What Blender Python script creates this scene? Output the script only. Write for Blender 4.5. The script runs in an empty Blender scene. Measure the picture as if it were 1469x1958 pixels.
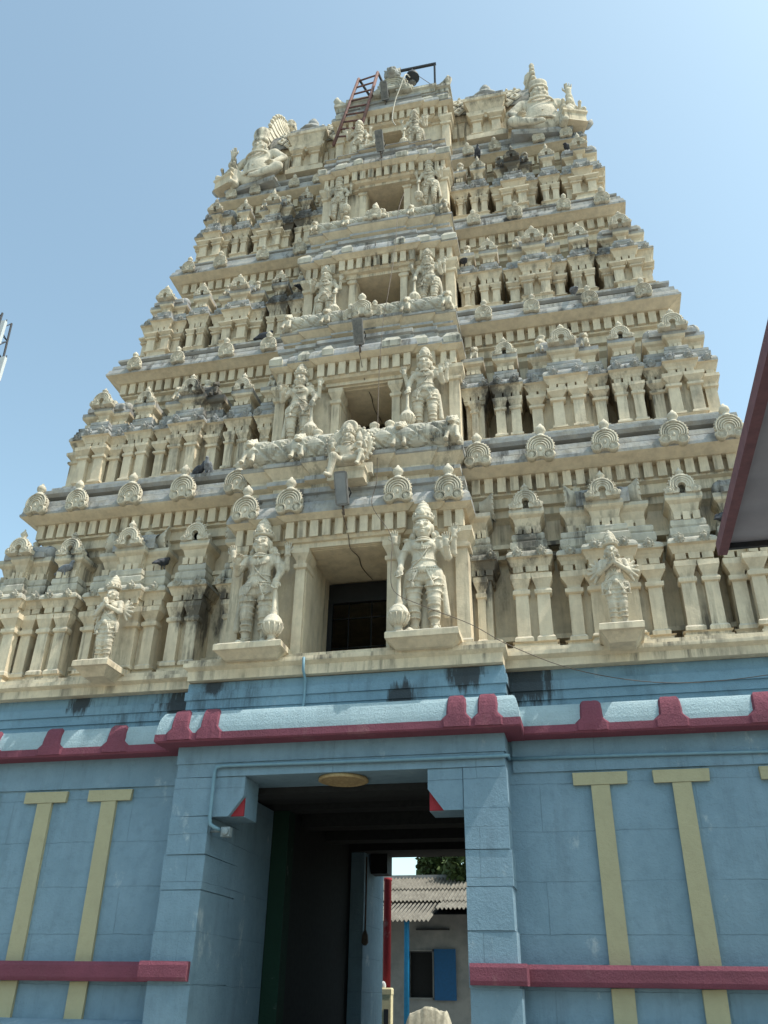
import bpy, math, random
import numpy as np
from mathutils import Vector, Matrix
R_ = math.radians
random.seed(7)
S = bpy.context.scene
COL = S.collection

# ------------------------------------------------------------------ camera, sky, sun, exposure
cam_d = bpy.data.cameras.new('camera'); cam = bpy.data.objects.new('camera', cam_d); COL.objects.link(cam)
yaw, pit, rol = R_(13.33), R_(29.69), R_(0.95)
fw = Vector((-math.sin(yaw)*math.cos(pit), math.cos(yaw)*math.cos(pit), math.sin(pit)))
rt0 = Vector((math.cos(yaw), math.sin(yaw), 0)); up0 = rt0.cross(fw)
rt = math.cos(rol)*rt0 + math.sin(rol)*up0; up = -math.sin(rol)*rt0 + math.cos(rol)*up0
cam.matrix_world = Matrix(((rt.x, up.x, -fw.x, 3.22), (rt.y, up.y, -fw.y, -11.0), (rt.z, up.z, -fw.z, 1.6), (0, 0, 0, 1)))
cam_d.sensor_fit = 'VERTICAL'; cam_d.sensor_height = 24.0
cam_d.lens = 1635/1958*24.0
cam_d.clip_start = 0.05; cam_d.clip_end = 2000
S.camera = cam

SUN = Vector((0.52, -0.075, 0.85)).normalized()
elev = math.asin(SUN.z); azim = math.atan2(SUN.x, SUN.y)
W = bpy.data.worlds.new('World'); S.world = W; W.use_nodes = True
nt = W.node_tree; nt.nodes.clear()
o_ = nt.nodes.new('ShaderNodeOutputWorld'); b_ = nt.nodes.new('ShaderNodeBackground'); s_ = nt.nodes.new('ShaderNodeTexSky')
s_.sky_type = 'NISHITA'; s_.sun_disc = False; s_.sun_elevation = elev; s_.sun_rotation = azim
s_.air_density = 1.0; s_.dust_density = 1.9; s_.ozone_density = 1.3; s_.altitude = 100
b_.inputs['Strength'].default_value = 0.15
t_ = nt.nodes.new('ShaderNodeMix'); t_.data_type = 'RGBA'; t_.blend_type = 'MULTIPLY'; t_.inputs[0].default_value = 1.0; t_.inputs[7].default_value = (0.96, 1.12, 0.94, 1)   # the camera's slightly green white balance
nt.links.new(s_.outputs[0], t_.inputs[6]); h_ = nt.nodes.new('ShaderNodeHueSaturation'); h_.inputs['Saturation'].default_value = 0.86
nt.links.new(t_.outputs[2], h_.inputs['Color']); nt.links.new(h_.outputs[0], b_.inputs[0]); nt.links.new(b_.outputs[0], o_.inputs[0])
sd = bpy.data.lights.new('sun', 'SUN'); so = bpy.data.objects.new('sun', sd); COL.objects.link(so)
sd.energy = 2.6; sd.angle = R_(0.53); sd.color = (1.0, 0.95, 0.86)
so.rotation_euler = SUN.to_track_quat('Z', 'Y').to_euler()
S.view_settings.view_transform = 'Standard'; S.view_settings.look = 'None'
S.view_settings.gamma = 1; S.view_settings.exposure = 0.95
S.cycles.max_bounces = 8; S.cycles.diffuse_bounces = 5

# ------------------------------------------------------------------ materials
def nmat(name, rough=0.9):
    m = bpy.data.materials.new(name); m.use_nodes = True
    n = m.node_tree; p = n.nodes['Principled BSDF']; p.inputs['Roughness'].default_value = rough
    p.inputs['Specular IOR Level'].default_value = 0.25
    return m, n, p
def N(n, t, **k):
    x = n.nodes.new(t)
    for a, b in k.items():
        if a.startswith('i_'): x.inputs[a[2:]].default_value = b
        else: setattr(x, a, b)
    return x
def ramp(n, src, stops):
    r = n.nodes.new('ShaderNodeValToRGB'); e = r.color_ramp.elements
    while len(e) < len(stops): e.new(0.5)
    for q, (p, c) in zip(e, stops):
        q.position = p; q.color = (c, c, c, 1) if isinstance(c, (int, float)) else (*c, 1)
    n.links.new(src, r.inputs[0]); return r.outputs[0]
def mix(n, f, a, b, mode='MIX'):
    m = n.nodes.new('ShaderNodeMix'); m.data_type = 'RGBA'; m.blend_type = mode
    for i, v in ((0, f), (6, a), (7, b)):
        if isinstance(v, (tuple, list)): m.inputs[i].default_value = (*v, 1)
        elif isinstance(v, (int, float)): m.inputs[i].default_value = v
        else: n.links.new(v, m.inputs[i])
    return m.outputs[2]
def math_(n, op, a, b=0.0):
    m = n.nodes.new('ShaderNodeMath'); m.operation = op
    for i, v in ((0, a), (1, b)):
        if isinstance(v, (int, float)): m.inputs[i].default_value = v
        else: n.links.new(v, m.inputs[i])
    return m.outputs[0]
def noise(n, vec, scale, detail=6, rough=0.6):
    t = N(n, 'ShaderNodeTexNoise'); t.inputs['Scale'].default_value = scale
    t.inputs['Detail'].default_value = detail; t.inputs['Roughness'].default_value = rough
    n.links.new(vec, t.inputs['Vector']); return t.outputs['Fac']
def mapped(n, vec, sc):
    m = N(n, 'ShaderNodeMapping'); m.inputs['Scale'].default_value = sc
    n.links.new(vec, m.inputs['Vector']); return m.outputs[0]
def bump(n, p, h, strength, dist=0.02):
    b = N(n, 'ShaderNodeBump'); b.inputs['Strength'].default_value = strength; b.inputs['Distance'].default_value = dist
    n.links.new(h, b.inputs['Height']); n.links.new(b.outputs[0], p.inputs['Normal'])

def stucco(name, base, base2, grime=0.5, top=0.7, topcol=(0.25, 0.26, 0.27), blue=0.0, bstr=0.35):
    """lime stucco: blotchy paint, black algae streaks, grey lichen on the surfaces that rain sits on"""
    m, n, p = nmat(name, 0.92)
    g = N(n, 'ShaderNodeNewGeometry'); P = g.outputs['Position']
    sx = N(n, 'ShaderNodeSeparateXYZ'); n.links.new(g.outputs['True Normal'], sx.inputs[0])
    c = mix(n, ramp(n, noise(n, P, 1.7), [(0.35, 0.0), (0.68, 1.0)]), base, base2)
    c = mix(n, ramp(n, noise(n, P, 9, 8), [(0.4, 0.0), (0.75, 0.55)]), c, tuple(v*0.72 for v in base))
    # lichen on upward faces, broken by noise
    upm = ramp(n, sx.outputs['Z'], [(0.15, 0.0), (0.75, 1.0)])
    brk = ramp(n, noise(n, P, 4.5, 8, 0.7), [(0.32, 0.25), (0.6, 1.0)])
    lich = mix(n, noise(n, P, 14), topcol, (0.50, 0.49, 0.45))
    c = mix(n, math_(n, 'MULTIPLY', math_(n, 'MULTIPLY', upm, brk), top), c, lich)
    if blue:
        bm = ramp(n, noise(n, mapped(n, P, (1.1, 1.1, 3.0)), 2.4, 7, 0.7), [(0.36, 0.0), (0.6, 1.0)])
        c = mix(n, math_(n, 'MULTIPLY', bm, blue), c, (0.30, 0.33, 0.37))
    # black streaks running down and big dirty patches
    st = noise(n, mapped(n, P, (6.0, 6.0, 0.55)), 1.0, 7, 0.68)
    big = ramp(n, noise(n, P, 0.62, 5, 0.65), [(0.45, 0.0), (0.60, 1.0)])
    sm = math_(n, 'MULTIPLY', ramp(n, st, [(0.47, 0.0), (0.62, 1.0)]), math_(n, 'ADD', math_(n, 'MULTIPLY', big, 0.82), 0.14))
    vert = ramp(n, math_(n, 'ABSOLUTE', sx.outputs['Z']), [(0.45, 1.0), (0.9, 0.12)])      # water only runs down standing faces
    sm = math_(n, 'MULTIPLY', sm, vert)
    c = mix(n, math_(n, 'MULTIPLY', sm, grime), c, (0.045, 0.042, 0.038))
    # thin brown-grey film of dust and mould over everything, thickest in soft drips
    fm = ramp(n, noise(n, mapped(n, P, (3.2, 3.2, 0.8)), 1.6, 8, 0.7), [(0.44, 0.0), (0.70, 1.0)])
    c = mix(n, math_(n, 'MULTIPLY', fm, grime*0.42), c, (0.20, 0.175, 0.14))
    sp = ramp(n, noise(n, P, 30, 5, 0.75), [(0.62, 0.0), (0.74, 0.7)])
    c = mix(n, math_(n, 'MULTIPLY', sp, math_(n, 'MULTIPLY', big, grime)), c, (0.06, 0.055, 0.05))
    # old algae patches that have blackened some corners of the tower
    tot = None
    for (x, y, z, r) in ((-2.35, 2.5, 18.2, 1.15), (-2.25, 1.8, 14.8, 1.0), (3.0, 2.5, 18.7, 1.1), (2.15, 0.6, 7.2, 0.85), (-2.45, 0.6, 6.9, 0.9), (2.8, 0.7, 7.6, 0.7), (-3.1, 1.2, 11.9, 1.0), (2.3, 1.3, 10.9, 0.8), (4.4, 2.2, 14.9, 0.8)):
        d = N(n, 'ShaderNodeVectorMath', operation='DISTANCE'); n.links.new(P, d.inputs[0]); d.inputs[1].default_value = (x, y, z)
        v = math_(n, 'MAXIMUM', math_(n, 'SUBTRACT', 1.0, math_(n, 'DIVIDE', d.outputs['Value'], r)), 0.0)
        tot = v if tot is None else math_(n, 'MAXIMUM', tot, v)
    pm = ramp(n, math_(n, 'ADD', tot, math_(n, 'MULTIPLY', math_(n, 'SUBTRACT', noise(n, mapped(n, P, (5, 5, 1.6)), 1.0, 8, 0.7), 0.5), 1.5)), [(0.42, 0.0), (0.72, 1.0)])
    pm = math_(n, 'MULTIPLY', pm, ramp(n, tot, [(0.0, 0.0), (0.25, 1.0)]))
    c = mix(n, math_(n, 'MULTIPLY', pm, 0.85), c, (0.055, 0.05, 0.045))
    n.links.new(c, p.inputs['Base Color'])
    h = math_(n, 'ADD', math_(n, 'MULTIPLY', noise(n, P, 60, 4), 0.35), noise(n, P, 11, 6))
    bump(n, p, h, bstr, 0.02)
    return m

M = {}
M['cream'] = stucco('cream_stucco', (0.72, 0.615, 0.45), (0.63, 0.52, 0.37), 0.8, 0.55)
M['pale'] = stucco('pale_stucco', (0.69, 0.62, 0.49), (0.565, 0.495, 0.38), 0.8, 0.45, bstr=0.7)
M['weather'] = stucco('weathered_stucco', (0.48, 0.445, 0.375), (0.35, 0.33, 0.295), 1.0, 0.75, (0.22, 0.23, 0.24), blue=0.6, bstr=0.6)
M['weathercream'] = stucco('stained_cream_stucco', (0.60, 0.545, 0.42), (0.49, 0.45, 0.36), 1.0, 0.6, (0.26, 0.26, 0.25), blue=0.22, bstr=0.5)
M['grimy'] = stucco('blackened_stucco', (0.30, 0.28, 0.24), (0.20, 0.19, 0.17), 1.0, 0.6)

def painted(name, base, base2, course=True, stain=0.0, bs=0.6, wear=(0.62, 0.66, 0.66), wearamt=0.25, grit=26, patches=()):
    """painted rough granite blocks with thin joints, chalk wear and run-off stains"""
    m, n, p = nmat(name, 0.8)
    g = N(n, 'ShaderNodeNewGeometry'); P = g.outputs['Position']
    c = mix(n, ramp(n, noise(n, mapped(n, P, (1.0, 1.0, 0.7)), 1.3, 7, 0.65), [(0.34, 0.0), (0.66, 1.0)]), base, base2)
    c = mix(n, ramp(n, noise(n, P, 7, 7), [(0.5, 0.0), (0.8, 0.5)]), c, tuple(v*0.75 for v in base))
    w1 = ramp(n, noise(n, mapped(n, P, (1, 1, 0.6)), 2.1, 9, 0.72), [(0.60, 0.0), (0.70, 1.0)])
    c = mix(n, math_(n, 'MULTIPLY', w1, wearamt), c, wear)
    h = math_(n, 'ADD', math_(n, 'MULTIPLY', noise(n, P, grit, 6, 0.75), 0.8), math_(n, 'MULTIPLY', noise(n, P, 4, 4), 0.6))
    if course:
        # irregular courses: bend the lookup a little so that no joint is ruler-straight
        br = N(n, 'ShaderNodeTexBrick'); br.offset = 0.37; br.squash = 1.0
        br.inputs['Color1'].default_value = (1, 1, 1, 1); br.inputs['Color2'].default_value = (0.9, 0.9, 0.9, 1); br.inputs['Mortar'].default_value = (0, 0, 0, 1)
        br.inputs['Scale'].default_value = 1.0; br.inputs['Mortar Size'].default_value = 0.006
        br.inputs['Brick Width'].default_value = 1.9; br.inputs['Row Height'].default_value = 0.58; br.inputs['Mortar Smooth'].default_value = 0.4
        sep = N(n, 'ShaderNodeSeparateXYZ'); n.links.new(P, sep.inputs[0]); cmb = N(n, 'ShaderNodeCombineXYZ')
        wob = math_(n, 'MULTIPLY', noise(n, P, 2.2, 4), 0.05)
        n.links.new(math_(n, 'ADD', math_(n, 'ADD', sep.outputs[0], sep.outputs[1]), wob), cmb.inputs[0])
        n.links.new(math_(n, 'ADD', sep.outputs[2], wob), cmb.inputs[1]); n.links.new(cmb.outputs[0], br.inputs['Vector'])
        jb = ramp(n, br.outputs['Color'], [(0.0, 0.0), (0.8, 1.0)])
        jm = math_(n, 'MULTIPLY', math_(n, 'SUBTRACT', 1.0, jb), ramp(n, noise(n, P, 1.3, 4), [(0.42, 0.0), (0.68, 0.55)]))
        c = mix(n, jm, c, tuple(v*0.42 for v in base))
        h = math_(n, 'ADD', h, math_(n, 'MULTIPLY', jb, 0.5))
    if stain:
        st = noise(n, mapped(n, P, (4.2, 4.2, 0.42)), 1.0, 9, 0.74)
        big = ramp(n, noise(n, P, 0.8, 4), [(0.42, 0.0), (0.6, 1.0)])
        c = mix(n, math_(n, 'MULTIPLY', math_(n, 'MULTIPLY', ramp(n, st, [(0.48, 0.0), (0.62, 1.0)]), big), stain), c, (0.035, 0.04, 0.045))
    if patches:
        tot = None
        for (x, y, z, r) in patches:
            d = N(n, 'ShaderNodeVectorMath', operation='DISTANCE'); n.links.new(P, d.inputs[0]); d.inputs[1].default_value = (x, y, z)
            v = math_(n, 'MAXIMUM', math_(n, 'SUBTRACT', 1.0, math_(n, 'DIVIDE', d.outputs['Value'], r)), 0.0)
            tot = v if tot is None else math_(n, 'MAXIMUM', tot, v)
        pm = ramp(n, math_(n, 'ADD', tot, math_(n, 'MULTIPLY', math_(n, 'SUBTRACT', noise(n, mapped(n, P, (8, 8, 1.2)), 1.0, 8, 0.7), 0.5), 1.6)), [(0.38, 0.0), (0.62, 1.0)])
        pm = math_(n, 'MULTIPLY', pm, ramp(n, tot, [(0.0, 0.0), (0.25, 1.0)]))
        c = mix(n, math_(n, 'MULTIPLY', pm, 0.9), c, (0.035, 0.037, 0.04))
    n.links.new(c, p.inputs['Base Color']); bump(n, p, h, bs, 0.03)
    return m
M['blue'] = painted('blue_painted_granite', (0.17, 0.265, 0.335), (0.215, 0.32, 0.40), stain=0.2, wearamt=0.42, bs=0.75)
M['blueband'] = painted('stained_blue_paint', (0.165, 0.275, 0.355), (0.20, 0.32, 0.405), False, 0.55, patches=((-2.5, 0.5, 5.4, 0.75), (2.5, 0.5, 5.4, 0.7), (1.75, 0.12, 5.5, 0.5), (0.9, 0.12, 5.2, 0.4), (-4.3, 0.5, 5.5, 0.35), (-1.9, 0.12, 5.5, 0.3)))
M['bluelight'] = painted('pale_blue_paint', (0.36, 0.47, 0.515), (0.30, 0.41, 0.46), False, 0.15, 1.0, grit=38)
M['maroon'] = painted('maroon_paint', (0.23, 0.068, 0.10), (0.175, 0.055, 0.08), False, 0.0, 1.0, (0.42, 0.26, 0.25), 0.3, grit=38)
M['yellow'] = painted('ochre_yellow_paint', (0.42, 0.385, 0.245), (0.37, 0.34, 0.22), False, 0.0, 0.5, (0.6, 0.56, 0.4), 0.12)
M['red'] = painted('red_paint', (0.30, 0.03, 0.04), (0.26, 0.028, 0.036), False, 0.0, 0.4)
M['green'] = painted('dark_green_paint', (0.008, 0.032, 0.02), (0.008, 0.027, 0.018), False, 0.0, 0.4)

def simple(name, col, col2=None, rough=0.6, metal=0.0, sc=12, bs=0.15):
    m, n, p = nmat(name, rough); p.inputs['Metallic'].default_value = metal
    g = N(n, 'ShaderNodeNewGeometry'); P = g.outputs['Position']
    f = noise(n, P, sc, 7, 0.65)
    n.links.new(mix(n, ramp(n, f, [(0.38, 0.0), (0.66, 1.0)]), col, col2 or tuple(v*0.7 for v in col)), p.inputs['Base Color'])
    bump(n, p, f, bs, 0.01); return m
M['iron'] = simple('dark_iron', (0.035, 0.042, 0.05), (0.05, 0.045, 0.045), 0.6, 0.4)
M['wood'] = simple('weathered_red_wood', (0.20, 0.10, 0.085), (0.11, 0.075, 0.07), 0.8)
M['metal'] = simple('grey_aluminium', (0.24, 0.23, 0.22), (0.16, 0.155, 0.15), 0.5, 0.5)
M['lampglass'] = simple('dusty_lamp_glass', (0.10, 0.10, 0.10), (0.2, 0.19, 0.17), 0.25)
M['cable'] = simple('brown_cable', (0.13, 0.10, 0.08), None, 0.6)
M['whitecable'] = simple('dusty_white_cable', (0.5, 0.46, 0.38), None, 0.6)
M['pipe'] = simple('blue_painted_pipe', (0.17, 0.29, 0.36), (0.14, 0.25, 0.32), 0.5)
M['plastic'] = simple('grey_plastic', (0.26, 0.31, 0.33), None, 0.5)
M['pigeon'] = simple('slate_feathers', (0.075, 0.08, 0.095), (0.035, 0.037, 0.045), 0.7, 0, 30)
M['pigeonpale'] = simple('grey_feathers', (0.22, 0.23, 0.25), (0.12, 0.125, 0.14), 0.7, 0, 30)
M['concrete'] = simple('dusty_paving', (0.27, 0.25, 0.215), (0.20, 0.19, 0.165), 0.95, 0, 3, 0.4)
M['limewash'] = simple('shade_grey_limewash', (0.27, 0.27, 0.265), (0.19, 0.195, 0.2), 0.9, 0, 2.5)  # grey lowered in the colour so the house wall reads as shaded
M['asbestos'] = simple('grey_corrugated_cement', (0.19, 0.175, 0.15), (0.11, 0.10, 0.085), 0.95, 0, 3.5)
M['sheet'] = simple('grey_painted_sheet', (0.33, 0.32, 0.37), (0.26, 0.255, 0.30), 0.6, 0, 1.5)
M['trim'] = simple('maroon_trim', (0.19, 0.085, 0.10), (0.13, 0.06, 0.075), 0.6)
M['postblue'] = simple('bright_blue_paint', (0.015, 0.20, 0.42), (0.012, 0.16, 0.35), 0.45)
M['shutter'] = simple('blue_shutter_paint', (0.02, 0.10, 0.24), (0.02, 0.085, 0.2), 0.5)
M['boxcream'] = simple('cream_enamel', (0.68, 0.60, 0.38), (0.6, 0.52, 0.33), 0.5)
M['tarp'] = simple('dirty_tarpaulin', (0.46, 0.42, 0.33), (0.3, 0.27, 0.21), 0.7, 0, 8, 0.5)
M['black'] = simple('black_metal', (0.012, 0.012, 0.013), None, 0.6)
M['leaf'] = simple('leaf_green', (0.075, 0.11, 0.035), (0.05, 0.075, 0.025), 0.6)
M['bark'] = simple('bark', (0.13, 0.10, 0.075), None, 0.95)
M['disc'] = simple('ochre_medallion_paint', (0.40, 0.30, 0.16), (0.27, 0.19, 0.10), 0.8, 0.0, 22)
M['mastwhite'] = simple('antenna_white', (0.55, 0.56, 0.56), None, 0.5)
M['inner'] = simple('shade_dark_granite', (0.03, 0.032, 0.033), (0.022, 0.023, 0.024), 0.9)  # near-black colour carries the deep shade inside the passage

# ------------------------------------------------------------------ mesh builder
class MB:
    def __init__(s): s.v = []; s.f = []; s.m = []; s.s = []
    def add(s, V, F, mi=0, sm=False):
        o = len(s.v); s.v.extend([tuple(map(float, q)) for q in V])
        for f in F: s.f.append([i+o for i in f]); s.m.append(mi); s.s.append(sm)
        return s
    def box(s, x0, x1, y0, y1, z0, z1, mi=0):
        V = [(x0,y0,z0),(x1,y0,z0),(x1,y1,z0),(x0,y1,z0),(x0,y0,z1),(x1,y0,z1),(x1,y1,z1),(x0,y1,z1)]
        return s.add(V, [(3,2,1,0),(4,5,6,7),(0,1,5,4),(1,2,6,5),(2,3,7,6),(3,0,4,7)], mi)
    def loft(s, rects, mi=0, bot=True, top=True, closed=True):
        """rects: (x0,x1,y0,y1,z), mi: one index or one per segment"""
        V = []
        for x0,x1,y0,y1,z in rects: V += [(x0,y0,z),(x1,y0,z),(x1,y1,z),(x0,y1,z)]
        n = len(rects); ms = mi if isinstance(mi, list) else [mi]*(n-1)
        o = len(s.v); s.v.extend(V)
        for k in range(n-1):
            a = o+4*k
            for j in range(4):
                b = (j+1) % 4
                s.f.append([a+j, a+b, a+4+b, a+4+j]); s.m.append(ms[k]); s.s.append(False)
        if bot: s.f.append([o+3,o+2,o+1,o]); s.m.append(ms[0]); s.s.append(False)
        if top: e = o+4*(n-1); s.f.append([e,e+1,e+2,e+3]); s.m.append(ms[-1]); s.s.append(False)
        return s
    def stack(s, cx, cy, lv, mi=0): return s.loft([(cx-w, cx+w, cy-d, cy+d, z) for w, d, z in lv], mi)
    def front(s, x0, x1, y0, y1, lv, mi=0):
        """lv: (offset outwards on front and sides, z); back stays at y1"""
        return s.loft([(x0-o, x1+o, y0-o, y1, z) for o, z in lv], mi)
    def tube(s, pts, r, n=8, mi=0, caps=True):
        pts = [Vector(p) for p in pts]; rs = r if isinstance(r, (list, tuple)) else [r]*len(pts)
        V = []; prev = None
        for i, p in enumerate(pts):
            t = (pts[min(i+1, len(pts)-1)] - pts[max(i-1, 0)]).normalized()
            if prev is None:
                a = Vector((0,0,1)) if abs(t.z) < 0.9 else Vector((1,0,0)); u = t.cross(a).normalized()
            else: u = (prev - t*prev.dot(t)).normalized()
            prev = u; w = t.cross(u)
            for k in range(n):
                q = 2*math.pi*k/n; V.append(p + (u*math.cos(q) + w*math.sin(q))*rs[i])
        F = []
        for i in range(len(pts)-1):
            for k in range(n):
                b = (k+1) % n; F.append((i*n+k, i*n+b, (i+1)*n+b, (i+1)*n+k))
        if caps: F.append(tuple(range(n-1,-1,-1))); F.append(tuple(range((len(pts)-1)*n, len(pts)*n)))
        return s.add(V, F, mi, True)
    def lathe(s, c, prof, n=14, mi=0, axis='z'):
        V = []
        for r, h in prof:
            for k in range(n):
                a = 2*math.pi*k/n; x, y = r*math.cos(a), r*math.sin(a)
                V.append((c[0]+x, c[1]+y, c[2]+h) if axis == 'z' else (c[0]+x, c[1]-h, c[2]+y) if axis == 'y' else (c[0]+h, c[1]+x, c[2]+y))
        F = []
        for i in range(len(prof)-1):
            for k in range(n):
                b = (k+1) % n; F.append((i*n+k, i*n+b, (i+1)*n+b, (i+1)*n+k))
        F.append(tuple(range(n-1,-1,-1))); F.append(tuple(range((len(prof)-1)*n, len(prof)*n)))
        return s.add(V, F, mi, True)
    def ell(s, c, r, nu=10, nv=7, mi=0):
        V = [(c[0], c[1], c[2]+r[2])]
        for i in range(1, nv):
            a = math.pi*i/nv
            for k in range(nu):
                b = 2*math.pi*k/nu; V.append((c[0]+r[0]*math.sin(a)*math.cos(b), c[1]+r[1]*math.sin(a)*math.sin(b), c[2]+r[2]*math.cos(a)))
        V.append((c[0], c[1], c[2]-r[2])); F = []
        for k in range(nu):
            b = (k+1) % nu; F.append((0, 1+k, 1+b)); F.append((len(V)-1, 1+(nv-2)*nu+b, 1+(nv-2)*nu+k))
            for i in range(nv-2): F.append((1+i*nu+k, 1+(i+1)*nu+k, 1+(i+1)*nu+b, 1+i*nu+b))
        return s.add(V, F, mi, True)
    def arc(s, c, R, r, a0, a1, n=16, k=6, mi=0, sz=1.0):
        """tube bent along a circle in the xz plane"""
        return s.tube([(c[0]+R*math.cos(t), c[1], c[2]+R*sz*math.sin(t)) for t in [R_(a0+(a1-a0)*i/n) for i in range(n+1)]], r, k, mi)
    def plate(s, outline, y0, y1, mi=0):
        """outline: list of (x,z), counter-clockwise seen from -y; front at y0, back at y1"""
        n = len(outline); V = [(x, y0, z) for x, z in outline] + [(x, y1, z) for x, z in outline]
        F = [tuple(range(n)), tuple(range(2*n-1, n-1, -1))] + [(n+i, n+(i+1) % n, (i+1) % n, i) for i in range(n)]
        return s.add(V, F, mi)
    def merge(s, o, off=(0,0,0), sc=1.0, mx=False):
        k = len(s.v)
        for x, y, z in o.v: s.v.append(((-x if mx else x)*sc+off[0], y*sc+off[1], z*sc+off[2]))
        for f, m, q in zip(o.f, o.m, o.s): s.f.append([i+k for i in (f[::-1] if mx else f)]); s.m.append(m); s.s.append(q)
        return s
    def mesh(s, name, mats, jit=0.0):
        me = bpy.data.meshes.new(name)
        V = s.v
        if jit:
            def jj(q):
                h = random.Random(hash((round(q[0], 3), round(q[1], 3), round(q[2], 3))))
                return (q[0]+h.uniform(-jit, jit), q[1]+h.uniform(-jit, jit), q[2]+h.uniform(-jit, jit))
            V = [jj(q) for q in V]
        me.from_pydata(V, [], s.f)
        for m in (mats if isinstance(mats, (list, tuple)) else [mats]): me.materials.append(m)
        me.polygons.foreach_set('material_index', s.m); me.polygons.foreach_set('use_smooth', s.s)
        me.update(); return me
    def build(s, name, mats, parent=None, loc=(0,0,0), jit=0.0, **tags): return put(s.mesh(name, mats, jit), name, parent, loc, **tags)

def put(me, name, parent=None, loc=(0,0,0), rz=0.0, sc=1.0, **tags):
    o = bpy.data.objects.new(name, me); COL.objects.link(o); o.location = loc; o.rotation_euler = (0,0,rz)
    o.scale = sc if isinstance(sc, (tuple, list)) else (sc, sc, sc)
    if parent is not None: o.parent = parent
    for k, v in tags.items(): o[k] = v
    return o
def empty(name, loc=(0,0,0), rz=0.0, sc=1.0, parent=None, **tags): return put(None, name, parent, loc, rz, sc, **tags)
def copy_tree(o, parent=None):
    c = o.copy(); COL.objects.link(c)
    if parent is not None: c.parent = parent
    for ch in list(o.children): copy_tree(ch, c)
    return c

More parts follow.
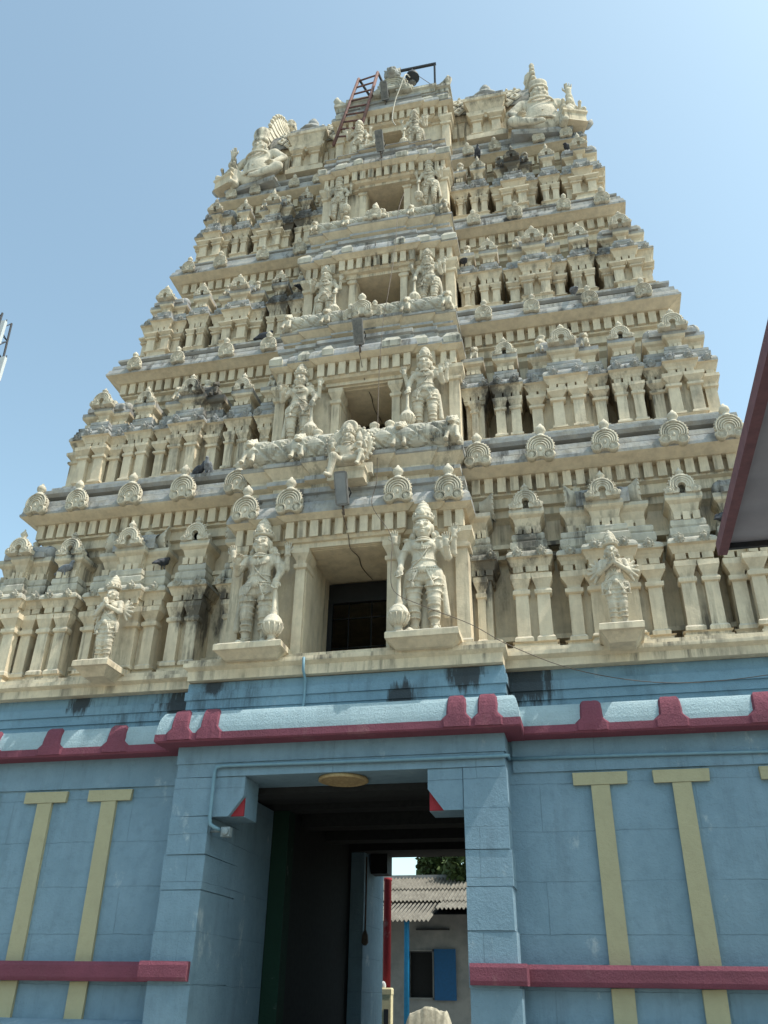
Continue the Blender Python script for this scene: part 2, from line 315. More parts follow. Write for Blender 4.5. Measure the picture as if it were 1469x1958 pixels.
# ------------------------------------------------------------------ sculpture: smooth-blended volumes turned into one mesh
def sdf_mesh(name, prims, h, mat):
    lo = np.array([1e9]*3); hi = -lo
    B = []
    for q in prims:
        t = q[0]
        if t == 'c':
            _, a, b, ra, rb, k = q; a = np.array(a, float); b = np.array(b, float); r = max(ra, rb)
            l, u = np.minimum(a, b)-r, np.maximum(a, b)+r
        elif t == 'e':
            _, c, r3, k = q[:4]; m = max(r3) if len(q) > 4 else None
            c = np.array(c, float); rr = np.array([m]*3 if m else r3, float); l, u = c-rr, c+rr
        elif t == 't':
            _, c, Rr, r, k = q[:5]; sy = q[5] if len(q) > 5 else 1.0
            c = np.array(c, float); l, u = c-np.array([Rr+r, Rr+r, r]), c+np.array([Rr+r, Rr+r, r])
        B.append((l, u)); lo = np.minimum(lo, l); hi = np.maximum(hi, u)
    lo -= 4*h; hi += 4*h
    n = np.ceil((hi-lo)/h).astype(int)+1
    ax = [(lo[i]+h*np.arange(n[i])).astype(np.float32) for i in range(3)]
    D = np.full(n, 1.0, np.float32)
    for q, (l, u) in zip(prims, B):
        k = q[5] if q[0] == 'c' else q[3] if q[0] == 'e' else q[4]
        mg = k+3*h
        i0 = np.maximum(((l-mg-lo)/h).astype(int), 0); i1 = np.minimum(((u+mg-lo)/h).astype(int)+2, n)
        sl = tuple(slice(a, b) for a, b in zip(i0, i1))
        X = ax[0][sl[0]][:, None, None]; Y = ax[1][sl[1]][None, :, None]; Z = ax[2][sl[2]][None, None, :]
        if q[0] == 'c':
            a = np.array(q[1], float); d = np.array(q[2], float)-a; L = float(d@d)+1e-12
            t = np.clip(((X-a[0])*d[0]+(Y-a[1])*d[1]+(Z-a[2])*d[2])/L, 0, 1)
            dd = np.sqrt((X-a[0]-t*d[0])**2+(Y-a[1]-t*d[1])**2+(Z-a[2]-t*d[2])**2)-(q[3]+t*(q[4]-q[3]))
        elif q[0] == 'e':
            c = q[1]; r = q[2]; x, y, z = X-c[0], Y-c[1], Z-c[2]
            if len(q) > 4:
                Mx = Matrix.Rotation(q[4][0], 3, 'X') @ Matrix.Rotation(q[4][1], 3, 'Y') @ Matrix.Rotation(q[4][2], 3, 'Z')
                x, y, z = (Mx[0][0]*x+Mx[1][0]*y+Mx[2][0]*z, Mx[0][1]*x+Mx[1][1]*y+Mx[2][1]*z, Mx[0][2]*x+Mx[1][2]*y+Mx[2][2]*z)
            k0 = np.sqrt((x/r[0])**2+(y/r[1])**2+(z/r[2])**2); k1 = np.sqrt((x/r[0]**2)**2+(y/r[1]**2)**2+(z/r[2]**2)**2)
            dd = k0*(k0-1)/np.maximum(k1, 1e-6)
        else:
            c = q[1]; dy = q[5] if len(q) > 5 else 1.0
            dd = np.sqrt((np.sqrt((X-c[0])**2+((Y-c[1])/dy)**2)-q[2])**2+(Z-c[2])**2)-q[3]
        A = D[sl]; hh = np.clip(0.5+0.5*(dd-A)/k, 0, 1)
        D[sl] = (dd*(1-hh)+A*hh-k*hh*(1-hh)).astype(np.float32)
    # surface nets
    Sg = D < 0; nx, ny, nz = D.shape
    cnt = np.zeros((nx-1, ny-1, nz-1), np.int8)
    for dx in (0,1):
        for dy in (0,1):
            for dz in (0,1): cnt += Sg[dx:nx-1+dx, dy:ny-1+dy, dz:nz-1+dz]
    mk = (cnt > 0) & (cnt < 8); idx = np.full(mk.shape, -1, np.int64); ii = np.argwhere(mk); idx[mk] = np.arange(len(ii))
    acc = np.zeros((len(ii), 3)); num = np.zeros(len(ii)); C = [(a, b, c) for a in (0,1) for b in (0,1) for c in (0,1)]
    for a in C:
        for axx in range(3):
            if a[axx]: continue
            b = list(a); b[axx] = 1
            da = D[ii[:,0]+a[0], ii[:,1]+a[1], ii[:,2]+a[2]]; db = D[ii[:,0]+b[0], ii[:,1]+b[1], ii[:,2]+b[2]]
            cr = (da < 0) != (db < 0); t = np.where(cr, da/np.where(cr, da-db, 1), 0)
            pt = np.tile(np.array(a, float), (len(ii), 1)); pt[:, axx] += t
            acc[cr] += pt[cr]; num[cr] += 1
    V = lo+h*(ii+acc/num[:, None]); F = []
    for axx in range(3):
        o1, o2 = (axx+1) % 3, (axx+2) % 3
        A = [slice(None)]*3; Bs = [slice(None)]*3; A[axx] = slice(0, -1); Bs[axx] = slice(1, None)
        ch = Sg[tuple(A)] != Sg[tuple(Bs)]; e = np.argwhere(ch)
        e = e[(e[:, o1] > 0) & (e[:, o2] > 0) & (e[:, o1] < D.shape[o1]-1) & (e[:, o2] < D.shape[o2]-1)]
        def ci(d1, d2):
            q = e.copy(); q[:, o1] -= d1; q[:, o2] -= d2; return idx[q[:,0], q[:,1], q[:,2]]
        qd = np.stack([ci(1,1), ci(0,1), ci(0,0), ci(1,0)], 1); ins = Sg[e[:,0], e[:,1], e[:,2]]
        qd[~ins] = qd[~ins][:, ::-1]; F.append(qd)
    F = np.concatenate(F)
    me = bpy.data.meshes.new(name); me.from_pydata(V.tolist(), [], F.tolist())
    for m in (mat if isinstance(mat, (list, tuple)) else [mat]): me.materials.append(m)
    me.polygons.foreach_set('use_smooth', [True]*len(me.polygons)); me.update()
    return me

def cap(a, b, ra, rb, k=0.02): return ('c', a, b, ra, rb, k)
def el(c, r, k=0.02, rot=None): return ('e', c, r, k, rot) if rot else ('e', c, r, k)
def tor(c, R, r, k=0.008, sy=1.0): return ('t', c, R, r, k, sy)
# ------------------------------------------------------------------ ground
g = MB(); g.add([(-600,-600,0),(600,-600,0),(600,600,0),(-600,600,0)], [(0,1,2,3)])
g.build('ground', M['concrete'], kind='structure')

# ------------------------------------------------------------------ the gateway tower
tower = empty('gateway_tower', (0, 4.6, 0), label='tall cream tiered temple gateway tower on a blue painted base with an open passage', category='temple tower')
def T(b, name, mats, jit=0.0, parent=None, **t):
    """a part of the tower, given in world coordinates"""
    o = b.build(name, mats, parent or tower, jit=jit, **t)
    if parent is None: o.location = (0, -4.6, 0)
    return o
YC = 4.6
# --- blue base: two piers of masonry with the passage between them
def base_side(sx):
    b = MB()
    xs = lambda a, c: (min(sx*a, sx*c), max(sx*a, sx*c))
    b.box(*xs(1.95, 6.75), 0.45, 8.75, 0, 4.93)
    b.front(*xs(1.95, 6.8), 0.20, 8.9, [(0.14, 0), (0.14, 0.9), (0.03, 1.02), (0.03, 1.27), (-0.2, 1.33)])   # plinth mouldings
    b.box(*xs(2.3, 6.78), 0.42, 1.2, 4.185, 4.7)                                        # frieze course above the strips
    return b
for sx in (-1, 1): T(base_side(sx), 'base_wall', M['blue'])
for sx in (-1, 1):
    b = MB(); random.seed(3+sx)
    # door pier, laid in slightly uneven blocks
    zs = [0, 0.55, 1.12, 1.73, 2.31, 2.78, 3.2, 3.68, 4.18]
    for k in range(len(zs)-1):
        j = lambda: random.uniform(-0.014, 0.014)
        x0, x1 = sx*1.70+j()*0.3, sx*(2.235+0.05*(1-zs[k]/4.2)+j())
        b.box(min(x0, x1), max(x0, x1), 0.0+j()*0.6, 1.15, zs[k]+0.004, zs[k+1]-0.004)
        b.box(min(x0, x1)+0.02, max(x0, x1)-0.02, 0.02, 1.1, zs[k]-0.01, zs[k]+0.02)
    T(b, 'door_pier', M['blue'], 0.006)
b = MB(); b.box(-2.235, 2.235, 0.0, 0.78, 4.185, 4.36); b.box(-2.25, 2.25, -0.018, 0.78, 4.366, 4.64); b.box(-2.2, 2.2, 0.03, 0.7, 4.34, 4.38)
T(b, 'door_lintel', M['blue'], 0.004)
for sx in (-1, 1):
    b = MB()
    pl = [(1.69, 4.18), (1.24, 4.18), (1.24, 3.93), (1.34, 3.80), (1.44, 3.67), (1.69, 3.67)]
    if sx < 0: pl = [(-x, z) for x, z in pl][::-1]
    b.plate(pl[::-1], 0.02, 0.12); x0, x1 = sorted((sx*1.245, sx*1.69)); b.box(x0, x1, 0.12, 0.55, 3.675, 4.18)
    o = T(b, 'corbel_bracket', M['blue'])
    b = MB(); q = [(1.25, 3.915), (1.43, 3.682), (1.25, 3.682)]
    if sx < 0: q = [(-x, z) for x, z in q][::-1]
    b.plate(q[::-1], 0.09, 0.13); bb = b.build('corbel_tip', M['red'], o)
# passage: inner door frame, side walls, roof beams, back opening
b = MB(); b.box(-1.70, -1.44, 2.50, 2.80, 0, 4.19); T(b, 'inner_door_jamb', M['green'])
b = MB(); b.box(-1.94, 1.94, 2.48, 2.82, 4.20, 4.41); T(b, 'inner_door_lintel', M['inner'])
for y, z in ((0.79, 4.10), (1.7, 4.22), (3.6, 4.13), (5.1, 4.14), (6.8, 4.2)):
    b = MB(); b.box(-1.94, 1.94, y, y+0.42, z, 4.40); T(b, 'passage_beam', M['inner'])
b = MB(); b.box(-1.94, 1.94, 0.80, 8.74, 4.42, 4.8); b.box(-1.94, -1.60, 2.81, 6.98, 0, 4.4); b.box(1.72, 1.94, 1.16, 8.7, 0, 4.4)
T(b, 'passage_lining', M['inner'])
b = MB(); b.box(-1.93, -1.705, 1.152, 2.49, 0, 4.19); T(b, 'passage_side_wall', M['blue'])
b = MB(); b.box(-1.94, -1.33, 7.0, 8.74, 0, 4.41); T(b, 'rear_pier', M['blue'], 0.004)
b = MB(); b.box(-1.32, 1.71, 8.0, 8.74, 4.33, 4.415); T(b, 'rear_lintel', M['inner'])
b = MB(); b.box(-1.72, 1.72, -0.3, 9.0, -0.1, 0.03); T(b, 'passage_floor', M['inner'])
# red moulded band
for sx in (-1, 1):
    b = MB(); xs = lambda a, c: (min(sx*a, sx*c), max(sx*a, sx*c))
    x0, x1 = xs(1.722, 2.36); b.loft([(x0, x1, -0.085, 0.7, 1.755), (x0, x1, -0.105, 0.7, 1.80), (x0, x1, -0.105, 0.7, 1.93), (x0, x1, -0.085, 0.7, 1.972)])
    x0, x1 = xs(2.363, 6.9); b.loft([(x0, x1, 0.295, 0.9, 1.75), (x0, x1, 0.27, 0.9, 1.80), (x0, x1, 0.27, 0.9, 1.93), (x0, x1, 0.295, 0.9, 1.975)])
    T(b, 'red_moulding', M['maroon'], 0.004)
# yellow flat pilasters
def strip():
    b = MB(); b.plate([(-0.335, 4.0), (0.335, 4.0), (0.34, 4.155), (-0.34, 4.155)], -0.055, 0.02)
    b.plate([(-0.12, 1.98), (0.12, 1.98), (0.112, 3.998), (-0.112, 3.998)], -0.045, 0.02)
    b.plate([(-0.125, 1.28), (0.125, 1.28), (0.125, 1.745), (-0.125, 1.745)], -0.045, 0.02)
    return b.mesh('flat_pilaster', M['yellow'], 0.006)
sm = strip()
for x in (3.385, 4.37, 5.63, -3.43, -4.45, -5.6): o = put(sm, 'flat_pilaster', tower, (x, 0.45-4.6, 0))
# curved eave of the base: a rounded roll, its lower edge and its tabs painted maroon
def kapota(yw, z0, ov=0.30, h=0.43):
    pr = [(ov-0.02, z0), (ov, z0+0.02), (ov, z0+0.115)]
    for i in range(1, 8):
        t = i/7*math.pi/2; pr.append((ov*0.58+ov*0.42*math.cos(t), z0+0.115+(h-0.115)*math.sin(t)))
    return pr
def tabs(b, x, y_wall, pr, wid=0.30):
    """bell-shaped raised tab that follows the roll"""
    V = []; F = []; n = len(pr); cols = 9
    for i, (o, z) in enumerate(pr[1:]):
        t = i/(n-2); w = wid*(0.56-0.10*t if t < 0.7 else (0.49-0.22*((t-0.7)/0.3)**2)) if i > 1 else wid*0.80
        for k in range(cols):
            q = -1+2*k/(cols-1); e = 0.028 if 0 < k < cols-1 else -0.015
            V.append((x+w*q, y_wall-o-e, z+(e*0.9 if i > 2 else 0)))
    for i in range(n-2):
        for k in range(cols-1): a = i*cols+k; F.append((a, a+1, a+cols+1, a+cols))
    b.add(V, F, 0, False)
prW = kapota(0.45, 4.60, 0.29, 0.41); prB = kapota(0.0, 4.60, 0.30, 0.43)
b = MB()
for x0, x1 in ((-6.8, -2.2), (2.2, 6.8)):
    b.loft([(x0, x1, 0.45-o, 1.2, z) for o, z in prW], [0]*(len(prW)-1))
b.loft([(-2.25-o*0.75, 2.25+o*0.75, 0.0-o, 1.2, z) for o, z in prB], [0]*(len(prB)-1))
bl = T(b, 'curved_eave', M['bluelight'], 0.003)
b = MB()
for x0, x1 in ((-6.81, -2.4), (2.4, 6.81)): b.loft([(x0, x1, 0.45-o-0.012, 1.2, z-0.004) for o, z in prW[:3]], 0, True, True)
b.loft([(-2.265-o*0.75, 2.265+o*0.75, -o-0.012, 1.2, z-0.006) for o, z in prB[:3]])
T(b, 'eave_edge', M['maroon'], 0.003, bl)
for x in (3.36, 4.34, 5.46, -3.34, -4.38, -5.4):
    b = MB(); tabs(b, x, 0.45, prW, 0.30); T(b, 'eave_tab', M['maroon'], 0.003, bl)
for x in (-2.13, -1.70, 1.68, 2.08):
    b = MB(); tabs(b, x, 0.0, prB, 0.27); T(b, 'eave_tab', M['maroon'], 0.003, bl)
# stepped blue band and cream ledge on top of the base
b = MB()
for sx in (-1, 1):
    x0, x1 = (-6.7, -2.26) if sx < 0 else (2.26, 6.7)
    b.front(x0, x1, 0.56, 1.4, [(0.0, 4.9), (0.0, 5.16), (0.025, 5.165), (0.025, 5.29), (0.05, 5.296), (0.05, 5.42), (0.02, 5.426), (0.02, 5.582)])
b.front(-2.27, 2.27, 0.14, 1.4, [(0.0, 4.9), (0.0, 5.16), (0.025, 5.165), (0.025, 5.29), (0.05, 5.296), (0.05, 5.42), (0.02, 5.426), (0.02, 5.55)])
T(b, 'stained_band', M['blueband'], 0.004)
b = MB()
for sx in (-1, 1):
    x0, x1 = (-6.72, -2.1) if sx < 0 else (2.1, 6.72)
    b.front(x0, x1, 0.42, 8.7, [(0.03, 5.585), (0.03, 5.70), (0.10, 5.74), (0.10, 5.80), (0.06, 5.81), (0.06, 5.86)], [0,0,0,0,0])
b.front(-2.24, 2.24, 0.06, 8.6, [(0.04, 5.556), (0.04, 5.70), (0.10, 5.745), (0.10, 5.81), (0.05, 5.82), (0.05, 5.868)])
T(b, 'ledge', M['cream'], 0.006)
# painted roundel under the lintel
b = MB(); b.lathe((0.03, 0.36, 4.142), [(0.33, 0.04), (0.34, 0.0), (0.30, -0.012), (0.29, 0.0), (0.20, 0.0), (0.17, -0.015), (0.14, 0.0), (0.05, -0.01), (0.02, -0.02)], 32)
T(b, 'ceiling_roundel', M['disc'])

# ------------------------------------------------------------------ ornaments shared by every storey
def kudu(b, c, r, hole=False, mi=0, dy=1.0):
    """horseshoe medallion facing -y: ribbed arches, beaded rim, two scrolls and a bud on top; r = half width"""
    cx, cy, cz = c; t = 0.30*r*dy
    ol = []
    for i in range(25):
        a = R_(-52+284*i/24); ol.append((cx+r*math.cos(a), cz+r*0.98*math.sin(a)))
    ol = [(cx+0.50*r, cz-0.95*r)] + ol + [(cx-0.50*r, cz-0.95*r)]
    if hole: ol += [(cx-0.30*r, cz-0.75*r), (cx+0.30*r, cz-0.75*r)]
    else: ol += [(cx, cz-0.80*r)]
    b.plate(ol, cy-t, cy+0.2*r, mi)
    for k, (R, q) in enumerate(((0.94, 0.075), (0.76, 0.07), (0.59, 0.065), (0.43, 0.06))):
        b.arc((cx, cy-t-0.045*r, cz-0.22*r*(1-R)), r*R, r*q*1.15, -24, 204, 18, 5, mi)
    for i in range(19):
        a = R_(-40+260*i/18); b.ell((cx+1.03*r*math.cos(a), cy-t*0.8, cz+1.03*r*math.sin(a)), (0.085*r,)*3, 5, 4, mi)
    for sx in (-1, 1):
        x = cx+sx*0.62*r; z = cz-0.66*r
        b.lathe((x, cy, z), [(0.42*r, -0.2*r), (0.42*r, t*1.25), (0.37*r, t*1.5), (0.29*r, t*1.0), (0.24*r, t*1.0), (0.20*r, t*1.35), (0.14*r, t*1.1), (0.07*r, t*1.35)], 11, mi, 'y')
        b.ell((cx+sx*0.97*r, cy-t*0.5, cz-0.55*r), (0.16*r, 0.16*r, 0.2*r), 6, 5, mi)
    if not hole: b.ell((cx, cy-t, cz-0.22*r), (0.12*r, 0.12*r, 0.20*r), 8, 6, mi)
    # bud
    b.lathe((cx, cy-0.08*r, cz), [(0.52*r, 0.82*r), (0.40*r, 1.0*r), (0.27*r, 1.16*r), (0.24*r, 1.24*r), (0.38*r, 1.40*r), (0.42*r, 1.58*r), (0.34*r, 1.80*r), (0.16*r, 1.98*r), (0.09*r, 2.14*r)], 9, mi)
    for sx in (-1, 1): b.ell((cx+sx*0.30*r, cy-0.06*r, cz+1.02*r), (0.12*r, 0.12*r, 0.14*r), 6, 4, mi)
    return b
def gable(b, c, w, h, mi=0):
    """dormer gable: wide scrolled foot, open horseshoe, flame rim, finial"""
    cx, cy, cz = c; r = w*0.34; zc = cz+r*0.75; t = 0.05+0.08*w
    ol = [(cx-0.10*w, cz), (cx-0.5*w, cz)]
    ol += [(cx-0.52*w, cz+0.14*h), (cx-0.40*w, cz+0.22*h)]
    for i in range(13):
        a = R_(195-210*i/12); ol.append((cx+r*1.08*math.cos(a), zc+r*1.12*math.sin(a)))
    ol += [(cx+0.40*w, cz+0.22*h), (cx+0.52*w, cz+0.14*h), (cx+0.5*w, cz), (cx+0.10*w, cz)]
    for i in range(7):
        a = R_(-50+280*i/6); ol.append((cx+r*0.36*math.cos(a), zc-0.02+r*0.40*math.sin(a)))
    b.plate(ol[::-1], cy-t, cy+0.06, mi)
    b.box(cx-0.14*w, cx+0.14*w, cy+0.0, cy+0.07, cz, zc+0.3*r, mi)
    for q in (0.98, 0.76, 0.54): b.arc((cx, cy-t, zc), r*q, r*0.085, -35, 215, 14, 5, mi)
    for i in range(15):
        a = R_(-15+210*i/14); b.ell((cx+1.16*r*math.cos(a), cy-t*0.7, zc+1.16*r*math.sin(a)), (0.10*r,)*3, 5, 4, mi)
    for sx in (-1, 1):
        b.lathe((cx+sx*0.36*w, cy, cz+0.11*h), [(0.13*w, -0.04), (0.13*w, t), (0.10*w, t*1.25), (0.07*w, t), (0.03*w, t*1.4)], 9, mi, 'y')
        b.ell((cx+sx*0.50*w, cy-t*0.5, cz+0.16*h), (0.05*w, 0.05*w, 0.07*w), 6, 4, mi)
    z1 = zc+r*1.05; k = (cz+h-z1)
    b.lathe((cx, cy-0.01, z1), [(0.20*r, -0.1*k), (0.42*r, 0.05*k), (0.20*r, 0.2*k), (0.36*r, 0.38*k), (0.40*r, 0.52*k), (0.24*r, 0.72*k), (0.10*r, 0.86*k), (0.08*r, 1.0*k)], 8, mi)
    return b
def rosette(b, c, r, mi=0):
    b.lathe(c, [(r, -0.02), (r, 0.02), (r*0.85, 0.035), (r*0.72, 0.02), (r*0.60, 0.045), (r*0.42, 0.03), (r*0.32, 0.06), (r*0.1, 0.075)], 12, mi, 'y')
    for i in range(10):
        a = 2*math.pi*i/10; b.ell((c[0]+r*math.cos(a), c[1]-0.02, c[2]+r*math.sin(a)), (r*0.2,)*3, 5, 3, mi)
    b.ell((c[0], c[1]-0.02, c[2]+r*1.15), (r*0.22, r*0.22, r*0.35), 5, 4, mi)
def pilaster(b, x, y, z0, z1, w, mi=0, d=None, cap_=1.85):
    """square shaft with base block, ring, cushion and wide inverted capital; front at y"""
    h = z1-z0; d = d or w
    def st(lv): b.loft([(x-a, x+a, y-(a-w/2)*1.0, y+d, z) for a, z in lv], mi)
    q = w/2; e = min(h, 1.05)
    st([(q*1.35, z0), (q*1.35, z0+0.05*e), (q*1.1, z0+0.08*e)])
    c = q*cap_; r_ = min(c*0.86, q*1.42); k = 0.30/max(e, 0.6)*e/0.30
    st([(q, z0+0.07*e), (q*0.98, z1-0.27*e)])
    st([(q*1.03, z1-0.315*e), (r_*0.97, z1-0.30*e), (r_, z1-0.27*e), (r_*0.97, z1-0.24*e), (q*1.03, z1-0.225*e), (q*1.03, z1-0.205*e)])
    st([(q*0.98, z1-0.215*e), (q*1.12, z1-0.18*e), (c*0.97, z1-0.085*e), (c, z1-0.08*e), (c, z1)])
# ------------------------------------------------------------------ sculpture meshes used on many places
def lion_prims(k=0.03):
    P = [el((0, 0.12, 0.30), (0.15, 0.20, 0.22), k), el((0, -0.02, 0.36), (0.14, 0.13, 0.20), k), el((0, -0.05, 0.60), (0.125, 0.12, 0.13), k),
         el((0, -0.17, 0.55), (0.085, 0.08, 0.075), k), el((0, -0.245, 0.575), (0.03, 0.025, 0.022), 0.01), el((0, -0.22, 0.50), (0.07, 0.05, 0.02), 0.01)]
    for s in (-1, 1):
        P += [cap((s*0.10, -0.10, 0.40), (s*0.12, -0.20, 0.06), 0.055, 0.04, k), el((s*0.12, -0.25, 0.035), (0.055, 0.085, 0.04), 0.02),
              el((s*0.13, 0.12, 0.17), (0.08, 0.14, 0.15), k), el((s*0.14, -0.02, 0.04), (0.055, 0.10, 0.04), 0.02),
              el((s*0.06, -0.17, 0.63), (0.028, 0.02, 0.028), 0.008), el((s*0.10, -0.03, 0.73), (0.03, 0.03, 0.05), 0.012)]
    for i in range(9):
        a = R_(-20+220*i/8); P.append(el((0.135*math.cos(a), -0.03, 0.60+0.135*math.sin(a)), (0.036, 0.06, 0.036), 0.01))
    P += [cap((0, 0.30, 0.2), (0.05, 0.36, 0.5), 0.035, 0.03, k), el((0.05, 0.36, 0.55), (0.05, 0.05, 0.07), k)]
    return P
lion_me = sdf_mesh('lion', lion_prims(), 0.018, M['pale'])

# ------------------------------------------------------------------ miniature shrines
def dentils(b, x0, x1, y, z0, z1, n, mi=0, dep=0.06, fr=0.325):
    """blocks with open slots between them, standing proud of the plane y"""
    p = (x1-x0)/n
    for i in range(n): b.box(x0+p*(i+0.5-fr), x0+p*(i+0.5+fr), y-dep, y+0.03, z0, z1, mi)
def shrine(kind, w, L, d, parent, loc, centre_pair=True, lion=True, dirty=False, top='weather'):
    """L: z levels of base, capital top, eave bottom, eave top, slab bottom, slab top, gable top (from the floor)"""
    zb, zct, zcb, zce, zsb, zst, zg = L
    hw = w/2; ct = M['grimy'] if dirty else M['cream']
    o = MB(); pil = []; ev = MB()
    segs = [(-hw, hw, 0.0)]
    if kind in ('shala', 'kuta'):
        cw = 0.25*w if kind == 'shala' else 0.22*w
        segs = [(-hw, hw, 0.07), (-cw, cw, -0.06)]
    xs = 0.035
    for si, (x0, x1, y) in enumerate(segs):
        e = 0.0 if si == 0 else 0.0015
        o.front(x0+xs, x1-xs, y+0.05, d, [(0.05, 0), (0.05, zb*0.55), (0.02, zb*0.6), (0.02, zb*0.9), (0.05, zb-e)], 0)     # plinth
        o.front(x0+xs+0.05, x1-xs-0.05, y+0.13, d, [(0, zb-0.02), (0, zct+0.02)], 0)                                        # cell wall
        hb = zcb-zct
        o.front(x0+xs+0.03, x1-xs-0.03, y+0.10, d, [(0.0, zct+e), (0.015, zct+0.2*hb), (0.015, zct+0.28*hb)], 0)
        o.front(x0+xs+0.03, x1-xs-0.03, y+0.17, d, [(0.0, zct+0.25*hb), (0.0, zcb+0.02)], 0)
        nd = max(3, int((x1-x0)/0.17)); dentils(o, x0+xs, x1-xs, y+0.17, zct+0.26*hb, zct+0.62*hb, nd, 0, 0.105, 0.40); o.front(x0+xs+0.03, x1-xs-0.03, y+0.10, d, [(0.035, zct+0.60*hb+e), (0.055, zct+0.8*hb), (0.09, zcb+0.01+e)], 0)
        he = zce-zcb
        ev.front(x0, x1, y, d-0.02, [(-0.05, zcb-0.01+e), (0.015, zcb+0.10*he), (0.03, zcb+0.14*he), (0.03, zcb+0.36*he), (0.012, zcb+0.62*he), (-0.03, zcb+0.86*he), (-0.07, zce+e)], [0,0,1,1,1,1])
        nr = 2 if (si == 1 or kind == 'panjara') else 0
        rr = min(0.075, 0.42*he)
        if nr:
            for q in (-0.28, 0.28): rosette(ev, ((x0+x1)/2+q*(x1-x0), y-0.02, zcb+0.55*he), rr, 1)
        elif si == 0:
            for q in (-1, 1): rosette(ev, (q*(hw*0.76), y-0.02, zcb+0.55*he), rr, 1)
        hs = zsb-zce
        for a, z0, z1 in ((0.05, 0.0, 0.26), (0.075, 0.26, 0.48)):
            o.front(x0+a, x1-a, y+a, d-0.05, [(-0.012, zce+z0*hs-0.01+e), (0.012, zce+(z0+0.06)*hs), (0.012, zce+(z1-0.04)*hs), (-0.01, zce+z1*hs+e)], 1)
        a = 0.15 if w > 0.7 else 0.11
        o.front(x0+a, x1-a, y+a+0.05, d-0.05, [(0, zce+0.42*hs), (0, zsb+0.02)], 0)
        dentils(o, x0+a, x1-a, y+a+0.06, zce+0.47*hs, zce+0.68*hs, max(3, int((x1-x0)/0.19)), 0, 0.11, 0.39)
        a = 0.13 if w > 0.7 else 0.095
        o.front(x0+a, x1-a, y+a, d-0.03, [(-0.05, zce+0.66*hs+e), (-0.045, zce+0.72*hs), (-0.005, zsb-0.06*hs), (0.045, zsb+0.02*hs), (0.055, zsb+(zst-zsb)*0.4), (0.055, zst+e)], [0,0,0,0,1])
    sh = o.build('miniature_shrine', [ct, M[top]], parent, loc, 0.006)
    ev.build('eave', [ct, M[top]], sh, jit=0.004)
    pw = min(0.185, w*0.24); cp = 1.9
    if kind == 'panjara': px = [(-0.25*w, 0.0), (0.25*w, 0.0)]; pw = w*0.31; cp = 1.52
    elif kind == 'half': px = [(0, 0.0)]
    else:
        px = [(-hw+pw*0.95, 0.07), (hw-pw*0.95, 0.07)]
        if centre_pair: px += [(-pw*0.93, -0.06), (pw*0.93, -0.06)]; cp = 1.80
        else: px += [(-pw*1.3, 0.05), (pw*1.3, 0.05)]
    for x, y in px:
        b = MB(); pilaster(b, x, y+0.02, zb, zct, pw, 0, 0.14, cp); b.build('pilaster', ct, sh, jit=0.004)
    hg = zg-zst
    if kind in ('panjara',):
        b = MB(); gable(b, (0, 0.10, zst), w*0.80, hg*1.02); b.build('gable', M['pale'], sh)
        b = MB(); pts = [(0, y, zst+0.30*hg) for y in (0.10, d-0.03)]; b.tube(pts, w*0.22, 12); b.box(-w*0.26, w*0.26, 0.12, d-0.03, zst, zst+0.2*hg); b.build('barrel_roof', M['weather'], sh)
    elif kind == 'half':
        if lion: put(lion_me, 'lion_finial', sh, (0.02, 0.2, zst), 0, hg/0.78*0.9)
        else:
            b = MB(); flare(b, 0.05, 0.3, zst, hg, 1); b.build('flared_end', M['pale'], sh)
    else:
        L2 = w*(0.27 if kind == 'shala' else 0.33); r = hg*(0.36 if kind == 'shala' else 0.30)
        b = MB(); n = 40; V = []; F = []; m = 24
        for i in range(n+1):
            x = -L2+2*L2*i/n
            for k in range(m):
                a = 2*math.pi*k/m; u_ = x/r*1.5; q = r*(0.95+0.12*min(1, 2.2*min(abs(math.sin(a*1.5+u_)), abs(math.sin(a*1.5-u_))))); V.append((x, 0.30+q*1.1*math.cos(a), zst+r*0.95+q*math.sin(a)))
        for i in range(n):
            for k in range(m): F.append((i*m+k, i*m+(k+1) % m, (i+1)*m+(k+1) % m, (i+1)*m+k))
        b.add(V, F); b.box(-L2, L2, 0.10, 0.5, zst-0.01, zst+r*0.6)
        if kind == 'kuta':
            for s in (-1, 1): b.ell((s*L2, 0.30, zst+r*0.95), (r*0.75, r*1.1, r), 12, 8)
        b.build('barrel_roof', M['weather'], sh)
        b = MB(); gable(b, (0, -0.02, zst), w*0.34 if kind == 'shala' else w*0.40, hg*1.05); b.build('gable', M['pale'], sh)
        if kind == 'shala':
            for s in (-1, 1):
                if lion: put(lion_me, 'lion_finial', sh, (s*(L2+0.02), 0.20, zst), 0, (hg/0.78*0.86,)*3)
                else:
                    b = MB(); flare(b, s*(L2-0.02), 0.30, zst, hg, s); b.build('flared_end', M['pale'], sh)
            for x in (-0.25, -0.08, 0.09):
                b = MB(); b.lathe((x*w, 0.36, zst+r*1.8), [(0.06, 0), (0.095, 0.05), (0.10, 0.10), (0.05, 0.18), (0.085, 0.22), (0.085, 0.25), (0.03, 0.30)], 12); b.build('pot_finial', M['pale'], sh)
        else:
            b = MB(); b.lathe((0, 0.36, zst+r*1.7), [(0.06, 0), (0.10, 0.06), (0.05, 0.13), (0.07, 0.16), (0.02, 0.22)], 12); b.build('pot_finial', M['pale'], sh)
    return sh
